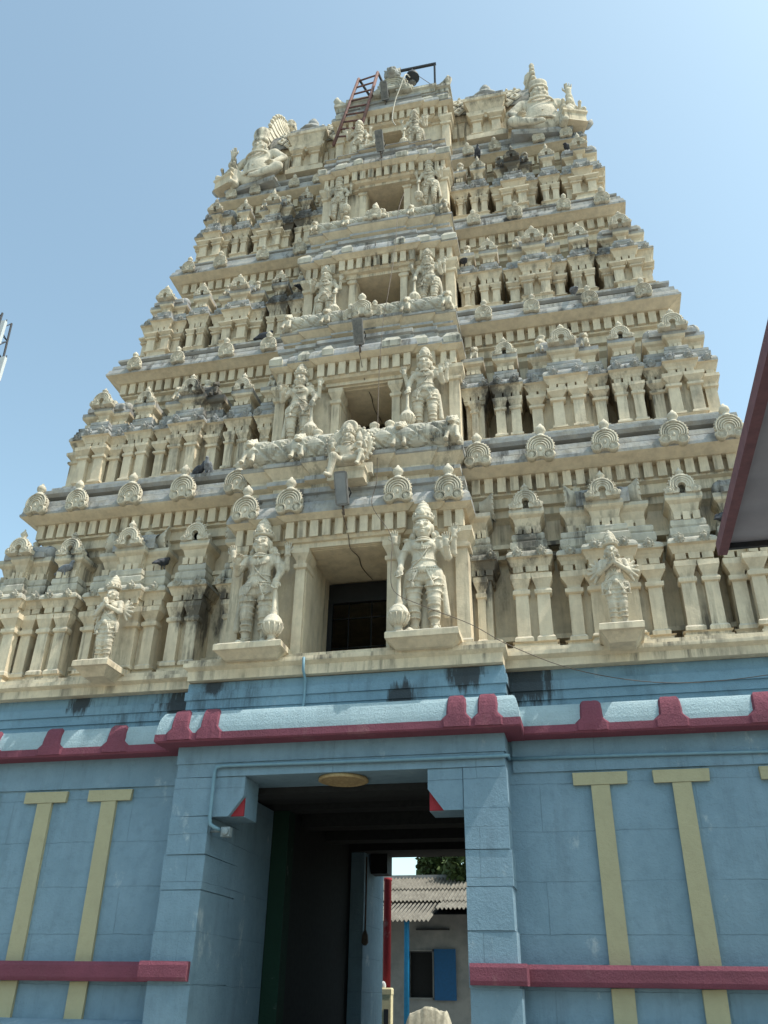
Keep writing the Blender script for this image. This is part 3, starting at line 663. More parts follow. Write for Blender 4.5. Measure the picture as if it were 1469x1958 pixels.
def flare(b, x, y, z, h, s):
    """upturned horn-like gable end of a barrel roof: a ribbed crescent flaring outwards"""
    n = 14; V = []; F = []; prof = [(-0.10, 0.25), (0.05, 0.28), (0.20, 0.35), (0.34, 0.46), (0.42, 0.50), (0.46, 0.48), (0.40, 0.40), (0.34, 0.05)]
    m = len(prof)
    for i in range(n+1):
        a = R_(-70+320*i/n); up_ = 1.0+0.28*max(0, math.sin(a))**3
        for o, r in prof: V.append((x+s*o*h*0.9, y+r*h*0.80*math.cos(a), z+h*0.42+r*h*up_*math.sin(a)))
    for i in range(n):
        for k in range(m-1): F.append((i*m+k, i*m+k+1, (i+1)*m+k+1, (i+1)*m+k) if s > 0 else (i*m+k+1, i*m+k, (i+1)*m+k, (i+1)*m+k+1))
    b.add(V, F, 0, True)
    for i in range(1, n):
        a = R_(-70+320*i/n); up_ = 1.0+0.28*max(0, math.sin(a))**3
        b.ell((x+s*0.44*h*0.9, y+0.50*h*0.8*math.cos(a), z+h*0.42+0.50*h*up_*math.sin(a)), (0.04*h,)*3, 6, 4)

# ------------------------------------------------------------------ storeys
# yw: wall plane; ys: front of the shrines; zf: floor; zc, yc, w: lower edge, front and half width of the main eave
ST = [dict(zf=5.86, zc=8.96, yc=0.45, w=6.16, ys=0.47, B=(1.95, -0.01, 8.10), lv=(5.99, 7.03, 7.29, 7.45, 8.05, 8.16, 8.62),
           units=[('half', 1.98, 0.46), ('panjara', 2.72, 0.62), ('shala', 3.87, 1.46), ('panjara', 5.02, 0.62), ('kuta', 5.95, 1.16)],
           win=(0.63, 5.83, 7.59, 0.15, 1.5), med=(2.03, 3.02, 4.01, 5.03, 5.82), mr=0.20, lion=False),
      dict(zf=9.72, zc=12.85, yc=1.45, w=5.77, ys=1.15, B=(1.82, 0.75, 11.84), lv=(9.98, 10.78, 11.04, 11.24, 11.66, 11.79, 12.22),
           units=[('half', 1.94, 0.48), ('panjara', 2.52, 0.53), ('shala', 3.55, 1.42), ('panjara', 4.57, 0.55), ('kuta', 5.45, 1.20)],
           win=(0.475, 10.0, 11.30, 1.0, 2.2), med=(2.17, 3.08, 4.15, 5.12), mr=0.15, lion=True),
      dict(zf=13.48, zc=16.36, yc=2.26, w=5.23, ys=1.92, B=(1.71, 1.51, 15.25), lv=(13.75, 14.27, 14.61, 14.76, 15.14, 15.28, 15.68),
           units=[('half', 1.82, 0.44), ('panjara', 2.29, 0.47), ('shala', 3.22, 1.24), ('panjara', 4.14, 0.49), ('kuta', 4.98, 1.08)],
           win=(0.465, 13.6, 14.93, 1.7, 2.9), med=(2.0, 2.9, 3.95, 4.75), mr=0.15, lion=True),
      dict(zf=16.92, zc=19.45, yc=2.86, w=4.72, ys=2.58, B=(1.57, 1.88, 18.48), lv=(17.15, 17.68, 17.93, 18.10, 18.63, 18.72, 19.18),
           units=[('half', 1.68, 0.40), ('panjara', 2.12, 0.44), ('shala', 2.93, 1.06), ('panjara', 3.73, 0.44), ('kuta', 4.47, 0.96)],
           win=(0.44, 17.1, 18.17, 2.15, 3.3), med=(1.9, 2.55, 3.6, 4.25), mr=0.14, lion=True)]
def lvz(s, k): return s['lv'][k]
for i, s in enumerate(ST):
    zf, zc, yc, w = s['zf'], s['zc'], s['yc'], s['w']; yw = yc+0.55; ww = w-0.55; hd = YC-yw
    nz = ST[i+1]['zf'] if i < 3 else 20.22
    b = MB()                                                             # storey walls, open behind the window bay
    for sx in (-1, 1):
        x0, x1 = sorted((sx*0.95, sx*ww)); b.box(x0, x1, yw, yw+0.3, zf-0.4, zc-0.2)
        x0, x1 = sorted((sx*(ww-0.3), sx*(ww-0.001))); b.box(x0, x1, yw+0.3, 2*YC-yw, zf-0.4, zc-0.2)
    b.box(-ww, ww, 2*YC-yw-0.3, 2*YC-yw+0.002, zf-0.4, zc-0.2)
    b.front(-ww, -1.2, yw, 2*YC-yw, [(0.03, zf-0.3), (0.03, zf+0.12), (0.07, zf+0.14), (0.07, zf+0.22), (0.01, zf+0.25)])
    b.front(1.2, ww, yw, 2*YC-yw, [(0.03, zf-0.3), (0.03, zf+0.12), (0.07, zf+0.14), (0.07, zf+0.22), (0.01, zf+0.25)])
    wall = T(b, 'storey_wall', M['cream'], 0.004)
    us = s['units']; gaps = [(us[k][1]+us[k][2]/2+us[k+1][1]-us[k+1][2]/2)/2 for k in range(4)]
    for zz, dz in ((lvz(s, 0)+0.02, 0.13), (lvz(s, 3)+0.08, 0.12)):
        for sx in (-1, 1):
            e = [1.3]+[q for g_ in gaps for q in (g_-0.07, g_+0.07)]+[ww-0.02]; b = MB()
            for k in range(0, len(e), 2):
                x0, x1 = sorted((sx*e[k], sx*e[k+1])); b.box(x0, x1, yw-0.16, yw+0.02, zz, zz+dz)
            x0, x1 = sorted((sx*1.3, sx*(ww-0.02))); b.box(x0, x1, yw-0.19, yw+0.02, zz+dz, zz+dz+0.07); b.box(x0, x1, yw-0.19, yw+0.02, zz-0.06, zz)
            T(b, 'socket_course', M['cream'], 0.003, wall)
    # main eave
    b = MB()
    rc = lambda o, z: (-w-o, w+o, yc-o, 2*YC-yc+o, z)
    b.loft([rc(-0.56, zc-0.80), rc(-0.48, zc-0.74), rc(-0.44, zc-0.72), rc(-0.44, zc-0.60), rc(-0.36, zc-0.585), rc(-0.36, zc-0.42), rc(-0.29, zc-0.40), rc(-0.29, zc-0.36), rc(-0.355, zc-0.355),
            rc(-0.355, zc-0.10), rc(-0.20, zc-0.095), rc(-0.05, zc-0.02), rc(0.0, zc), rc(0.0, zc+0.05), rc(-0.012, zc+0.055), rc(-0.04, zc+0.17), rc(-0.10, zc+0.175), rc(-0.10, zc+0.20), rc(-0.075, zc+0.205), rc(-0.085, zc+0.30), rc(-0.15, zc+0.335), rc(-0.24, zc+0.337)],
           [0]*12+[1]*9)
    z2 = zc+0.335; hh = nz-z2
    b.loft([rc(-0.30, z2-0.01), rc(-0.30, z2+0.20*hh), rc(-0.20, z2+0.30*hh), rc(-0.135, z2+0.40*hh), rc(-0.135, z2+0.56*hh), rc(-0.22, z2+0.58*hh), rc(-0.30, z2+0.62*hh), rc(-0.30, z2+0.92*hh), rc(-0.34, nz)], [2, 2, 1, 1, 1, 2, 1, 1])
    eave = T(b, 'main_eave', [M['cream'], M['weather'], M['grimy']], 0.005)
    for sx in (-1, 1):
        b = MB(); x0, x1 = sorted((sx*(s['B'][0]-0.1), sx*(w-0.225))); dentils(b, x0, x1, yc+0.355, zc-0.36, zc-0.093, int((x1-x0)/0.20), 0, 0.12)
        T(b, 'dentil_row', M['cream'], 0.004, eave)
    b = MB(); kudu(b, (0, 0, 0), s['mr'], False); mm = b.mesh('medallion', M['pale'])
    for x in s['med']:
        for sx in (-1, 1): o = put(mm, 'medallion', tower, (sx*x, yc-0.02-YC, zc+0.20), 0, random.uniform(0.94, 1.07)); o.rotation_euler = (R_(random.uniform(-3, 3)), R_(random.uniform(-5, 5)), R_(random.uniform(-3, 3)))
    # shrines: one of each kind is built, the others are copies
    lv = [z-zf for z in s['lv']]
    for (kind, x, wd) in s['units']:
        d = yw+0.02-s['ys']
        if kind == 'kuta': d += 0.5
        dirty = (i in (2, 3) and kind == 'shala')
        sh = shrine(kind, wd, lv, d, tower, (x, s['ys']-YC, zf), centre_pair=(i > 0 or kind == 'kuta'), lion=s['lion'], top='weathercream' if i == 0 else 'weather')
        c = copy_tree(sh, tower); c.location.x = -x; c.scale = (random.uniform(0.97, 1.02), 1, random.uniform(0.985, 1.012)); c.rotation_euler.z = R_(random.uniform(-0.8, 0.8))
        if kind == 'half': c.scale.x *= -1
# ------------------------------------------------------------------ projecting window bay of every storey
def bay(i, bw, yb, zb, win, zf, zc_next, last=False):
    hwin, wz0, wz1, wy, wd = win; yw = yb+0.30
    b = MB()
    # front wall in four pieces around the opening, and the deep reveal
    for sx in (-1, 1):
        x0, x1 = sorted((sx*(hwin+0.10), sx*(bw-0.22))); b.box(x0, x1, yw, yw+0.25, zf-0.3, zb-0.3)
        x0, x1 = sorted((sx*(bw-0.22), sx*(bw-0.218))); b.box(x0, x1, yw+0.001, wd+0.8, zf-0.3, zb-0.3)
        x0, x1 = sorted((sx*hwin, sx*(hwin+0.12))); b.box(x0, x1, wy+0.06, wd, wz0-0.3, wz1+0.3)
    b.box(-hwin-0.10, hwin+0.10, yw-0.02, yw+0.25, wz1+0.12, zb-0.3)
    b.box(-hwin-0.1, hwin+0.1, wy+0.05, wd, wz1, wz1+0.13)
    b.box(-hwin-0.1, hwin+0.1, wy+0.02, wd, wz0-0.25, wz0)
    for sx in (-1, 1):
        x0, x1 = sorted((sx*(hwin+0.0), sx*(bw-0.1))); b.box(x0, x1, wd-0.02, wd+0.1, zf-0.3, zb)
    wl = T(b, 'bay_wall', M['cream'], 0.003)
    for sx in (-1, 1):                                                   # pilasters that frame the opening and the corners
        k = MB(); pilaster(k, sx*(hwin+0.085), wy, wz0-0.02, wz1+0.02, 0.15, 0, 0.35); T(k, 'window_pilaster', M['cream'], 0.003, wl)
        k = MB(); pilaster(k, sx*(bw-0.20), yb+0.20, zf+0.05, zb-0.36, 0.19, 0, 0.35); T(k, 'corner_pilaster', M['cream'], 0.003, wl)
    k = MB()
    k.box(-hwin-0.22, hwin+0.22, wy-0.03, wy+0.3, wz1+0.02, wz1+0.14); T(k, 'window_lintel', M['cream'], 0.003, wl)
    # eave: centre and ends stepped
    b = MB()
    for si, (hx, y) in enumerate(((bw, yb+0.0), (bw*0.80, yb-0.05), (bw*0.56, yb-0.10))):
        e = si*0.002; rc = lambda o, z: (-hx-o, hx+o, y-o, yb+1.3, z)
        b.loft([rc(-0.27, zb-0.50+e), rc(-0.27, zb-0.42+e), rc(-0.19, zb-0.40+e), rc(-0.15, zb-0.35+e), rc(-0.225, zb-0.345+e), rc(-0.225, zb-0.075+e), rc(-0.10, zb-0.07+e), rc(-0.03, zb-0.02+e), rc(0, zb+e),
                rc(0, zb+0.05+e), rc(-0.03, zb+0.16+e), rc(-0.09, zb+0.25+e), rc(-0.07, zb+0.30+e), rc(-0.14, zb+0.305+e),
                rc(-0.15, zb+0.40+e), rc(-0.10, zb+0.42+e), rc(-0.10, zb+0.50+e), rc(-0.2, zb+0.52+e)], [0]*8+[1]*9)
        n = max(4, int(2*(hx-0.11)/0.185))
        if si == 2: dentils(b, -hx+0.11, hx-0.11, y+0.225, zb-0.35, zb-0.068, n, 0, 0.11)
        elif si == 1:
            for q in (-1, 1):
                x0, x1 = sorted((q*(bw*0.56-0.08), q*(hx-0.11))); dentils(b, x0, x1, y+0.225, zb-0.35, zb-0.068, 2, 0, 0.11)
        else:
            for q in (-1, 1):
                x0, x1 = sorted((q*(bw*0.80-0.08), q*(hx-0.11))); dentils(b, x0, x1, y+0.225, zb-0.35, zb-0.068, 2, 0, 0.11)
    ev = T(b, 'bay_eave', [M['cream'], M['weather']], 0.004)
    return wl, ev
WALLS = []
for i, s in enumerate(ST):
    bw, yb, zb = s['B']
    WALLS.append(bay(i, bw, yb, zb, s['win'], s['zf'], 0))
    # blocks laid on the eave, medallions on the lowest one
    if i == 0:
        b = MB(); kudu(b, (0, 0, 0), 0.205); mm = b.mesh('medallion', M['pale'])
        for x, dy in ((-1.62, 0.0), (-0.86, -0.10), (0.86, -0.10), (1.62, 0.0)): put(mm, 'medallion', tower, (x, yb+dy-0.02-YC, zb+0.22))
    else:
        random.seed(40+i)
        for x in (-bw*0.93, -bw*0.62, -bw*0.36, bw*0.30, bw*0.58, bw*0.90):
            hx = random.uniform(0.08, 0.17); y = yb-(0.10 if abs(x) < bw*0.5 else 0.05 if abs(x) < bw*0.7 else 0.0)
            b = MB(); b.front(x-hx, x+hx, y, yb+0.2, [(0.012, zb+0.03), (0.02, zb+0.16), (-0.05, zb+0.29)]); T(b, 'eave_block', M['weathercream'], 0.008, WALLS[-1][1])
    # stepped seat and the barrel railing in front of the next window
    nf = ST[i+1]['zf'] if i < 3 else 19.75
    zt = {0: 9.18, 1: 12.74, 2: 16.22, 3: 19.13}[i]; z0 = zb+0.50
    b = MB(); hx = bw-0.12
    for si, (q, y) in enumerate(((hx, yb+0.12), (hx*0.78, yb+0.06), (hx*0.42, yb+0.0))):
        e = si*0.002
        h = zt-z0; rc = lambda o, z: (-q-o, q+o, y-o, yb+1.6, z)
        b.loft([rc(-0.14, z0-0.03+e), rc(-0.14, z0+0.28*h+e), rc(-0.05, z0+0.34*h+e), rc(-0.05, z0+0.46*h+e), rc(-0.12, z0+0.50*h+e), rc(-0.12, z0+0.60*h+e), rc(0.0, z0+0.86*h+e), rc(0.015, z0+0.88*h+e), rc(0.015, zt+e)], [0,0,1,1,0,0,1,1])
    T(b, 'stepped_seat', [M['cream'], M['weather']], 0.005)
    if i < 3:
        b = MB(); r = (0.24, 0.19, 0.16)[i]; L2 = bw-0.32; n = 150; m = 32; V = []; F = []
        for a_ in range(n+1):
            x = -L2+2*L2*a_/n
            for k in range(m):
                a = 2*math.pi*k/m; u_ = x/r*2.0; q = r*(0.93+0.19*min(1, 2.0*min(abs(math.sin(a*2+u_)), abs(math.sin(a*2-u_))))); V.append((x, yb+0.22+q*math.cos(a), zt+r*1.1+q*math.sin(a)))
        for a_ in range(n):
            for k in range(m): F.append((a_*m+k, a_*m+(k+1) % m, (a_+1)*m+(k+1) % m, (a_+1)*m+k))
        b.add(V, F); b.box(-L2, L2, yb+0.10, yb+0.35, zt-0.01, zt+r*0.6)
        rl = T(b, 'barrel_railing', M['weathercream'])
        for x in (-L2-0.06, -L2*0.52, L2*0.52, L2+0.06): put(lion_me, 'lion_support', rl, (x, yb+0.10, zt-0.005), 0, r*2.3/0.75)
        if i == 0:
            for x in (-0.62, 0.36, 0.62):
                b = MB(); b.lathe((x, yb+0.30, zt+r*2.0), [(0.05, 0), (0.11, 0.05), (0.115, 0.10), (0.05, 0.17), (0.085, 0.20), (0.085, 0.24), (0.03, 0.29)], 14); T(b, 'pot_finial', M['pale'], 0, rl)
        else:
            b = MB(); q = 0.19 if i == 1 else 0.15; kudu(b, (-0.05, yb-0.02, zt+q*1.0), q, True); T(b, 'railing_crest', M['pale'], 0, rl)
            for sx in (-1, 1):
                b = MB(); kudu(b, (-0.05+sx*q*1.25, yb+0.03, zt+q*0.75), q*0.7, True); T(b, 'railing_crest', M['pale'], 0, rl)
            b = MB(); b.lathe((0.36, yb+0.28, zt+r*1.9), [(0.05, 0), (0.09, 0.05), (0.04, 0.12), (0.07, 0.15), (0.02, 0.2)], 12); T(b, 'pot_finial', M['pale'], 0, rl)
# window grille of the lowest storey
b = MB()
for z in (6.45, 6.95): b.tube([(-0.62, 1.42, z), (0.62, 1.42, z)], 0.012, 6)
for x in (-0.28, 0.1, 0.42): b.tube([(x, 1.42, 5.8), (x, 1.42, 7.55)], 0.011, 6)
b.box(-0.62, 0.62, 1.38, 1.46, 7.22, 7.56); b.box(-0.63, -0.55, 1.39, 1.45, 5.8, 7.3)
T(b, 'window_grille', M['black'])

# ------------------------------------------------------------------ crown of the tower
b = MB(); zt0 = 20.2
b.box(-3.75, -0.9, 3.35, 5.9, zt0, 21.62); b.box(0.9, 3.75, 3.35, 5.9, zt0, 21.62)
b.front(-3.85, 3.85, 3.35, 5.9, [(0.0, zt0-0.05), (0.0, zt0+0.16), (0.06, zt0+0.2), (0.06, zt0+0.3), (0.0, zt0+0.33)])
b.front(-3.7, 3.7, 3.3, 5.9, [(-0.02, 21.45), (0.05, 21.6), (0.05, 21.7), (-0.1, 21.72)])
for sx in (-1, 1):
    x0, x1 = sorted((sx*1.1, sx*3.6)); dentils(b, x0, x1, 3.36, 20.75, 21.2, 14, 0, 0.1)
T(b, 'neck_wall', M['cream'], 0.004)
# barrel roof with raised lozenge tiles on a dark bed
b = MB(); ry, rz, yc_, zc_ = 1.42, 1.55, 4.6, 21.55
m = 28; V = []; F = []
for x in (-3.5, 3.5):
    for k in range(m+1): a = math.pi*k/m; V.append((x, yc_-ry*math.cos(a), zc_+rz*math.sin(a)))
for k in range(m): F.append((k, k+1, m+2+k, m+1+k))
F.append(tuple(range(m, -1, -1))); F.append(tuple(range(m+1, 2*m+2)))
b.add(V, F); rf = T(b, 'barrel_roof', M['grimy'])
b = MB(); px_, pa = 0.42, R_(16)
def rp(x, a, o): return (x, yc_-(ry+o)*math.cos(a), zc_+(rz+o)*math.sin(a))
for i in range(-9, 10):
    for j in range(0, 12):
        x = i*px_+(px_/2 if j % 2 else 0); a = R_(4)+j*pa*0.5*1.0
        if abs(x) > 3.35: continue
        ax_, aa = px_*0.40, pa*0.40
        b.add([rp(x-ax_, a, 0.02), rp(x, a-aa, 0.02), rp(x+ax_, a, 0.02), rp(x, a+aa, 0.02), rp(x-ax_*0.8, a, 0.06), rp(x, a-aa*0.8, 0.06), rp(x+ax_*0.8, a, 0.06), rp(x, a+aa*0.8, 0.06)],
              [(4,5,6,7),(0,1,5,4),(1,2,6,5),(2,3,7,6),(3,0,4,7)])
        q = rp(x, a, 0.07); b.ell(q, (0.045, 0.045, 0.045), 6, 4)
T(b, 'lozenge_tiling', M['pale'], 0.006, rf)
# flared end arches
for sx in (-1, 1):
    b = MB(); n = 30; prof = [(0.0, 0.98), (0.10, 1.05), (0.26, 1.16), (0.40, 1.34), (0.46, 1.46), (0.56, 1.48), (0.56, 1.40), (0.46, 1.25), (0.46, 0.3)]; m = len(prof); V = []; F = []
    P2 = lambda o, r, a: (sx*(3.16+o), yc_+0.1-(r-0.35)*ry*math.cos(a)*0.92, zc_+0.05+((r-0.98)*1.35*rz+rz)*math.sin(a)*1.10)
    for i in range(n+1):
        a = R_(-14+208*i/n)
        for k, (o, r) in enumerate(prof): V.append(P2(o, r, a))
    for i in range(n):
        for k in range(m-1): F.append((i*m+k, i*m+k+1, (i+1)*m+k+1, (i+1)*m+k))
    b.add(V, F, 0, False)
    for i in range(n+1):
        a = R_(-14+208*i/n)
        b.tube([P2(o+0.0, r+0.012, a) for o, r in prof[1:5]], 0.022, 5)
        b.ell(P2(0.50, 1.51, a), (0.07, 0.06, 0.07), 6, 4)
    b.lathe(P2(0.45, 1.5, math.pi/2), [(0.16, -0.05), (0.2, 0.06), (0.1, 0.15), (0.17, 0.25), (0.12, 0.36), (0.03, 0.48)], 10)
    T(b, 'end_arch', M['pale'], 0.004)
# small pavilions on the crown
for sx in (-1, 1):
    sh = shrine('panjara', 0.86, [0.12, 0.78, 0.92, 1.02, 1.22, 1.30, 1.8], 0.8, tower, (sx*2.38, 2.95-YC, 20.3)) if False else None
    b = MB(); x = sx*2.38; y = 3.0
    b.front(x-0.46, x+0.46, y, 3.5, [(0.05, 20.2), (0.05, 20.36), (0.0, 20.38), (0.0, 20.46)])
    b.box(x-0.40, x+0.40, y+0.16, 3.6, 20.4, 21.3)
    b.front(x-0.44, x+0.44, y+0.06, 3.6, [(0.0, 21.12), (0.0, 21.22), (0.04, 21.24), (0.05, 21.34), (0.0, 21.36)])
    b.front(x-0.42, x+0.42, y+0.05, 3.6, [(-0.02, 21.34), (0.10, 21.66), (0.13, 21.68), (0.13, 21.78)], [0,0,0])
    pv = T(b, 'crown_pavilion', M['cream'], 0.005)
    b = MB(); b.front(x-0.46, x+0.46, y, 3.7, [(0.02, 21.785), (0.02, 21.95), (-0.06, 21.97), (-0.06, 22.06), (-0.14, 22.08)], 0)
    for q in (-0.36, -0.1, 0.16, 0.38): b.front(x+q-0.09, x+q+0.09, y-0.03, 3.1, [(0, 21.80), (0, 21.93)])
    T(b, 'pavilion_roof', M['weather'], 0.006, pv)
    for q in (-0.24, 0.24):
        k = MB(); pilaster(k, x+q, y+0.03, 20.46, 21.13, 0.22, 0, 0.25); T(k, 'pilaster', M['cream'], 0.004, pv)
    k = MB(); k.lathe((x, y+0.4, 22.06), [(0.42, 0), (0.40, 0.10), (0.30, 0.26), (0.16, 0.38), (0.09, 0.42), (0.15, 0.52), (0.15, 0.62), (0.08, 0.70), (0.09, 0.74), (0.02, 0.78)], 14); T(k, 'dome_finial', M['weather'], 0, pv)
# crown bay
bay(4, 1.58, 2.58, 21.42, (0.30, 19.9, 20.75, 2.75, 3.8), 19.78, 0)
b = MB()
for si, (q, y) in enumerate(((1.50, 2.66), (1.15, 2.60))):
    rc = lambda o, z: (-q-o, q+o, y-o, 4.2, z+si*0.002)
    b.loft([rc(0, 21.90), rc(0, 22.02), rc(0.05, 22.05), rc(0.05, 22.16), rc(-0.06, 22.2)], 0)
b.loft([(-0.62, 0.78, 2.66, 4.2, 22.0), (-0.52, 0.70, 2.70, 4.2, 22.30), (-0.36, 0.55, 2.75, 4.2, 22.48), (-0.1, 0.3, 2.8, 4.2, 22.52)], 0)
for k_ in range(3): b.front(-0.14-0.02*k_, 0.34+0.02*k_, 2.50-0.03*k_, 2.8, [(0, 22.36-0.13*k_), (0.02, 22.42-0.13*k_), (0, 22.47-0.13*k_)])
for x, s_ in ((-1.35, -1), (1.35, 1)): b.tube([(x-s_*0.1, 2.8, 22.15), (x+s_*0.08, 2.72, 22.25), (x+s_*0.16, 2.7, 22.42), (x+s_*0.14, 2.7, 22.55)], [0.14, 0.12, 0.09, 0.03], 8)
for x in (-0.95, -0.7, 0.92): b.lathe((x, 2.75, 22.15), [(0.06, 0), (0.12, 0.06), (0.05, 0.14), (0.08, 0.18), (0.02, 0.24)], 10)
for x, hx in ((-1.3, 0.16), (-0.85, 0.12), (0.6, 0.1), (0.95, 0.14), (1.35, 0.15)): b.front(x-hx, x+hx, 2.56, 2.8, [(0, 21.46), (0.01, 21.6), (-0.04, 21.72)])
T(b, 'crown_cornice', M['weathercream'], 0.008)
b = MB(); gable(b, (0.06, 2.60, 22.02), 1.0, 0.80); T(b, 'crest_gable', M['weathercream'])
km = sdf_mesh('crest_mask', [el((0, 0, 0.2), (0.22, 0.2, 0.22)), el((0, -0.16, 0.10), (0.15, 0.10, 0.09)), el((-0.10, -0.17, 0.26), (0.06, 0.05, 0.06), 0.01), el((0.10, -0.17, 0.26), (0.06, 0.05, 0.06), 0.01),
     el((0, -0.24, 0.17), (0.06, 0.05, 0.045), 0.015), cap((-0.2, 0, 0.35), (-0.28, 0, 0.46), 0.06, 0.02), cap((0.2, 0, 0.35), (0.28, 0, 0.46), 0.06, 0.02), el((0, -0.02, 0.42), (0.10, 0.1, 0.1))] +
     [el((0.24*math.cos(R_(a)), 0.02, 0.2+0.24*math.sin(R_(a))), (0.06, 0.07, 0.06), 0.02) for a in range(-30, 220, 28)], 0.02, M['weather'])
put(km, 'crest_mask', tower, (0.06, 2.46-YC, 22.58), 0, 0.78)
#PART4
# ------------------------------------------------------------------ statues
def hand(c, d, up_, s, spread=0.35, curl=0.2, h=0.011, side=1):
    """palm, four fingers of unequal length and a thumb; d = finger direction, up_ = palm normal"""
    d = Vector(d).normalized(); nn = Vector(up_); nn = (nn-d*nn.dot(d)).normalized(); w = d.cross(nn)*side; c = Vector(c); P = []
    P.append(cap(tuple(c-d*0.02*s), tuple(c+d*0.03*s), 0.034*s, 0.036*s, 0.02))
    for k, (o, L) in enumerate(((-1.5, 0.060), (-0.5, 0.075), (0.5, 0.080), (1.5, 0.068))):
        a = c+d*0.045*s+w*o*0.021*s; dd = (d+w*o*spread*0.22+nn*curl*0.3).normalized(); m = a+dd*L*0.55*s; e = m+(dd+nn*curl).normalized()*L*0.5*s
        P += [cap(tuple(a), tuple(m), 0.0125*s, 0.0115*s, 0.006), cap(tuple(m), tuple(e), 0.0115*s, 0.0095*s, 0.005)]
    a = c+w*0.032*s; m = a+(w*0.7+d*0.6+nn*0.2).normalized()*0.04*s; e = m+(w*0.2+d*1.0).normalized()*0.035*s
    P += [cap(tuple(a), tuple(m), 0.015*s, 0.013*s, 0.008), cap(tuple(m), tuple(e), 0.013*s, 0.010*s, 0.006)]
    return P
def head(c, s=1.0, beak=False, moustache=True, yaw=0.0):
    x, y, z = c; P = [el((x, y, z), (0.098*s, 0.110*s, 0.130*s), 0.03), el((x, y-0.03*s, z-0.075*s), (0.070*s, 0.075*s, 0.065*s), 0.03)]
    for q in (-1, 1):
        P += [el((x+q*0.042*s, y-0.098*s, z+0.012*s), (0.028*s, 0.018*s, 0.020*s), 0.006), cap((x+q*0.016*s, y-0.104*s, z+0.045*s), (x+q*0.072*s, y-0.088*s, z+0.050*s), 0.010*s, 0.008*s, 0.006),
              el((x+q*0.100*s, y+0.0, z-0.01*s), (0.020*s, 0.035*s, 0.055*s), 0.01), el((x+q*0.112*s, y-0.01, z-0.095*s), (0.030*s, 0.030*s, 0.035*s), 0.01),
              el((x+q*0.055*s, y-0.075*s, z-0.045*s), (0.035*s, 0.03*s, 0.03*s), 0.015)]
        if moustache: P.append(cap((x+q*0.006*s, y-0.112*s, z-0.052*s), (x+q*0.062*s, y-0.090*s, z-0.042*s), 0.012*s, 0.006*s, 0.005))
    P += [cap((x, y-0.105*s, z+0.03*s), (x, y-0.128*s, z-0.022*s), 0.012*s, 0.022*s, 0.008), el((x, y-0.106*s, z-0.078*s), (0.032*s, 0.016*s, 0.009*s), 0.005), el((x, y-0.102*s, z-0.095*s), (0.026*s, 0.016*s, 0.010*s), 0.005)]
    if beak: P.append(cap((x, y-0.12*s, z), (x, y-0.165*s, z-0.05*s), 0.026*s, 0.012*s, 0.01))
    return P
def crown(c, s=1.0):
    """tall tiered crown sitting on the brow"""
    b = MB(); x, y, z = c
    b.lathe((x, y, z), [(0.112*s, 0.0), (0.128*s, 0.012*s), (0.128*s, 0.04*s), (0.110*s, 0.05*s), (0.115*s, 0.07*s), (0.118*s, 0.10*s), (0.098*s, 0.115*s), (0.104*s, 0.135*s), (0.098*s, 0.165*s), (0.078*s, 0.178*s),
             (0.084*s, 0.195*s), (0.070*s, 0.225*s), (0.048*s, 0.235*s), (0.052*s, 0.25*s), (0.03*s, 0.275*s), (0.012*s, 0.295*s)], 18)
    for k in range(14):
        a = 2*math.pi*k/14; b.ell((x+0.126*s*math.cos(a), y+0.126*s*math.sin(a), z+0.055*s), (0.016*s, 0.016*s, 0.026*s), 6, 4)
    b.ell((x, y-0.125*s, z+0.075*s), (0.035*s, 0.02*s, 0.05*s), 8, 5)
    return b
def legs(sep=0.115, sway=0.0, pleats=7, k=0.03):
    P = []
    for q in (-1, 1):
        hx = q*sep+sway; kx = q*(sep+0.005)+sway*0.4; ax_ = q*(sep+0.01)
        P += [cap((hx, 0.0, 0.84), (kx, -0.03, 0.48), 0.128, 0.086, 0.035), cap((kx, -0.02, 0.46), (kx*0.97, 0.015, 0.30), 0.080, 0.076, 0.03), cap((kx*0.97, 0.015, 0.30), (ax_, 0.02, 0.08), 0.076, 0.050, 0.03),
              el((kx, -0.085, 0.475), (0.05, 0.03, 0.055), 0.02), cap((ax_, 0.03, 0.045), (ax_+q*0.035, -0.14, 0.032), 0.048, 0.042, 0.03)]
        for t in range(4): P.append(cap((ax_+q*(0.02+0.022*(t-0.6)), -0.15, 0.025), (ax_+q*(0.03+0.025*(t-0.5)), -0.195+0.008*t, 0.02), 0.017, 0.013, 0.008))
        for i in range(pleats):
            z = 0.76-0.088*i; r = 0.122-0.0075*i if z > 0.46 else 0.086-0.05*(0.46-z)
            P.append(tor((q*sep+sway*(z/0.84), -0.012, z), r*1.0, 0.012, 0.012))
        P.append(tor((ax_, 0.02, 0.115), 0.055, 0.018, 0.01))
    P += [el((sway, 0.0, 0.86), (0.25, 0.135, 0.12), 0.05)]
    return P
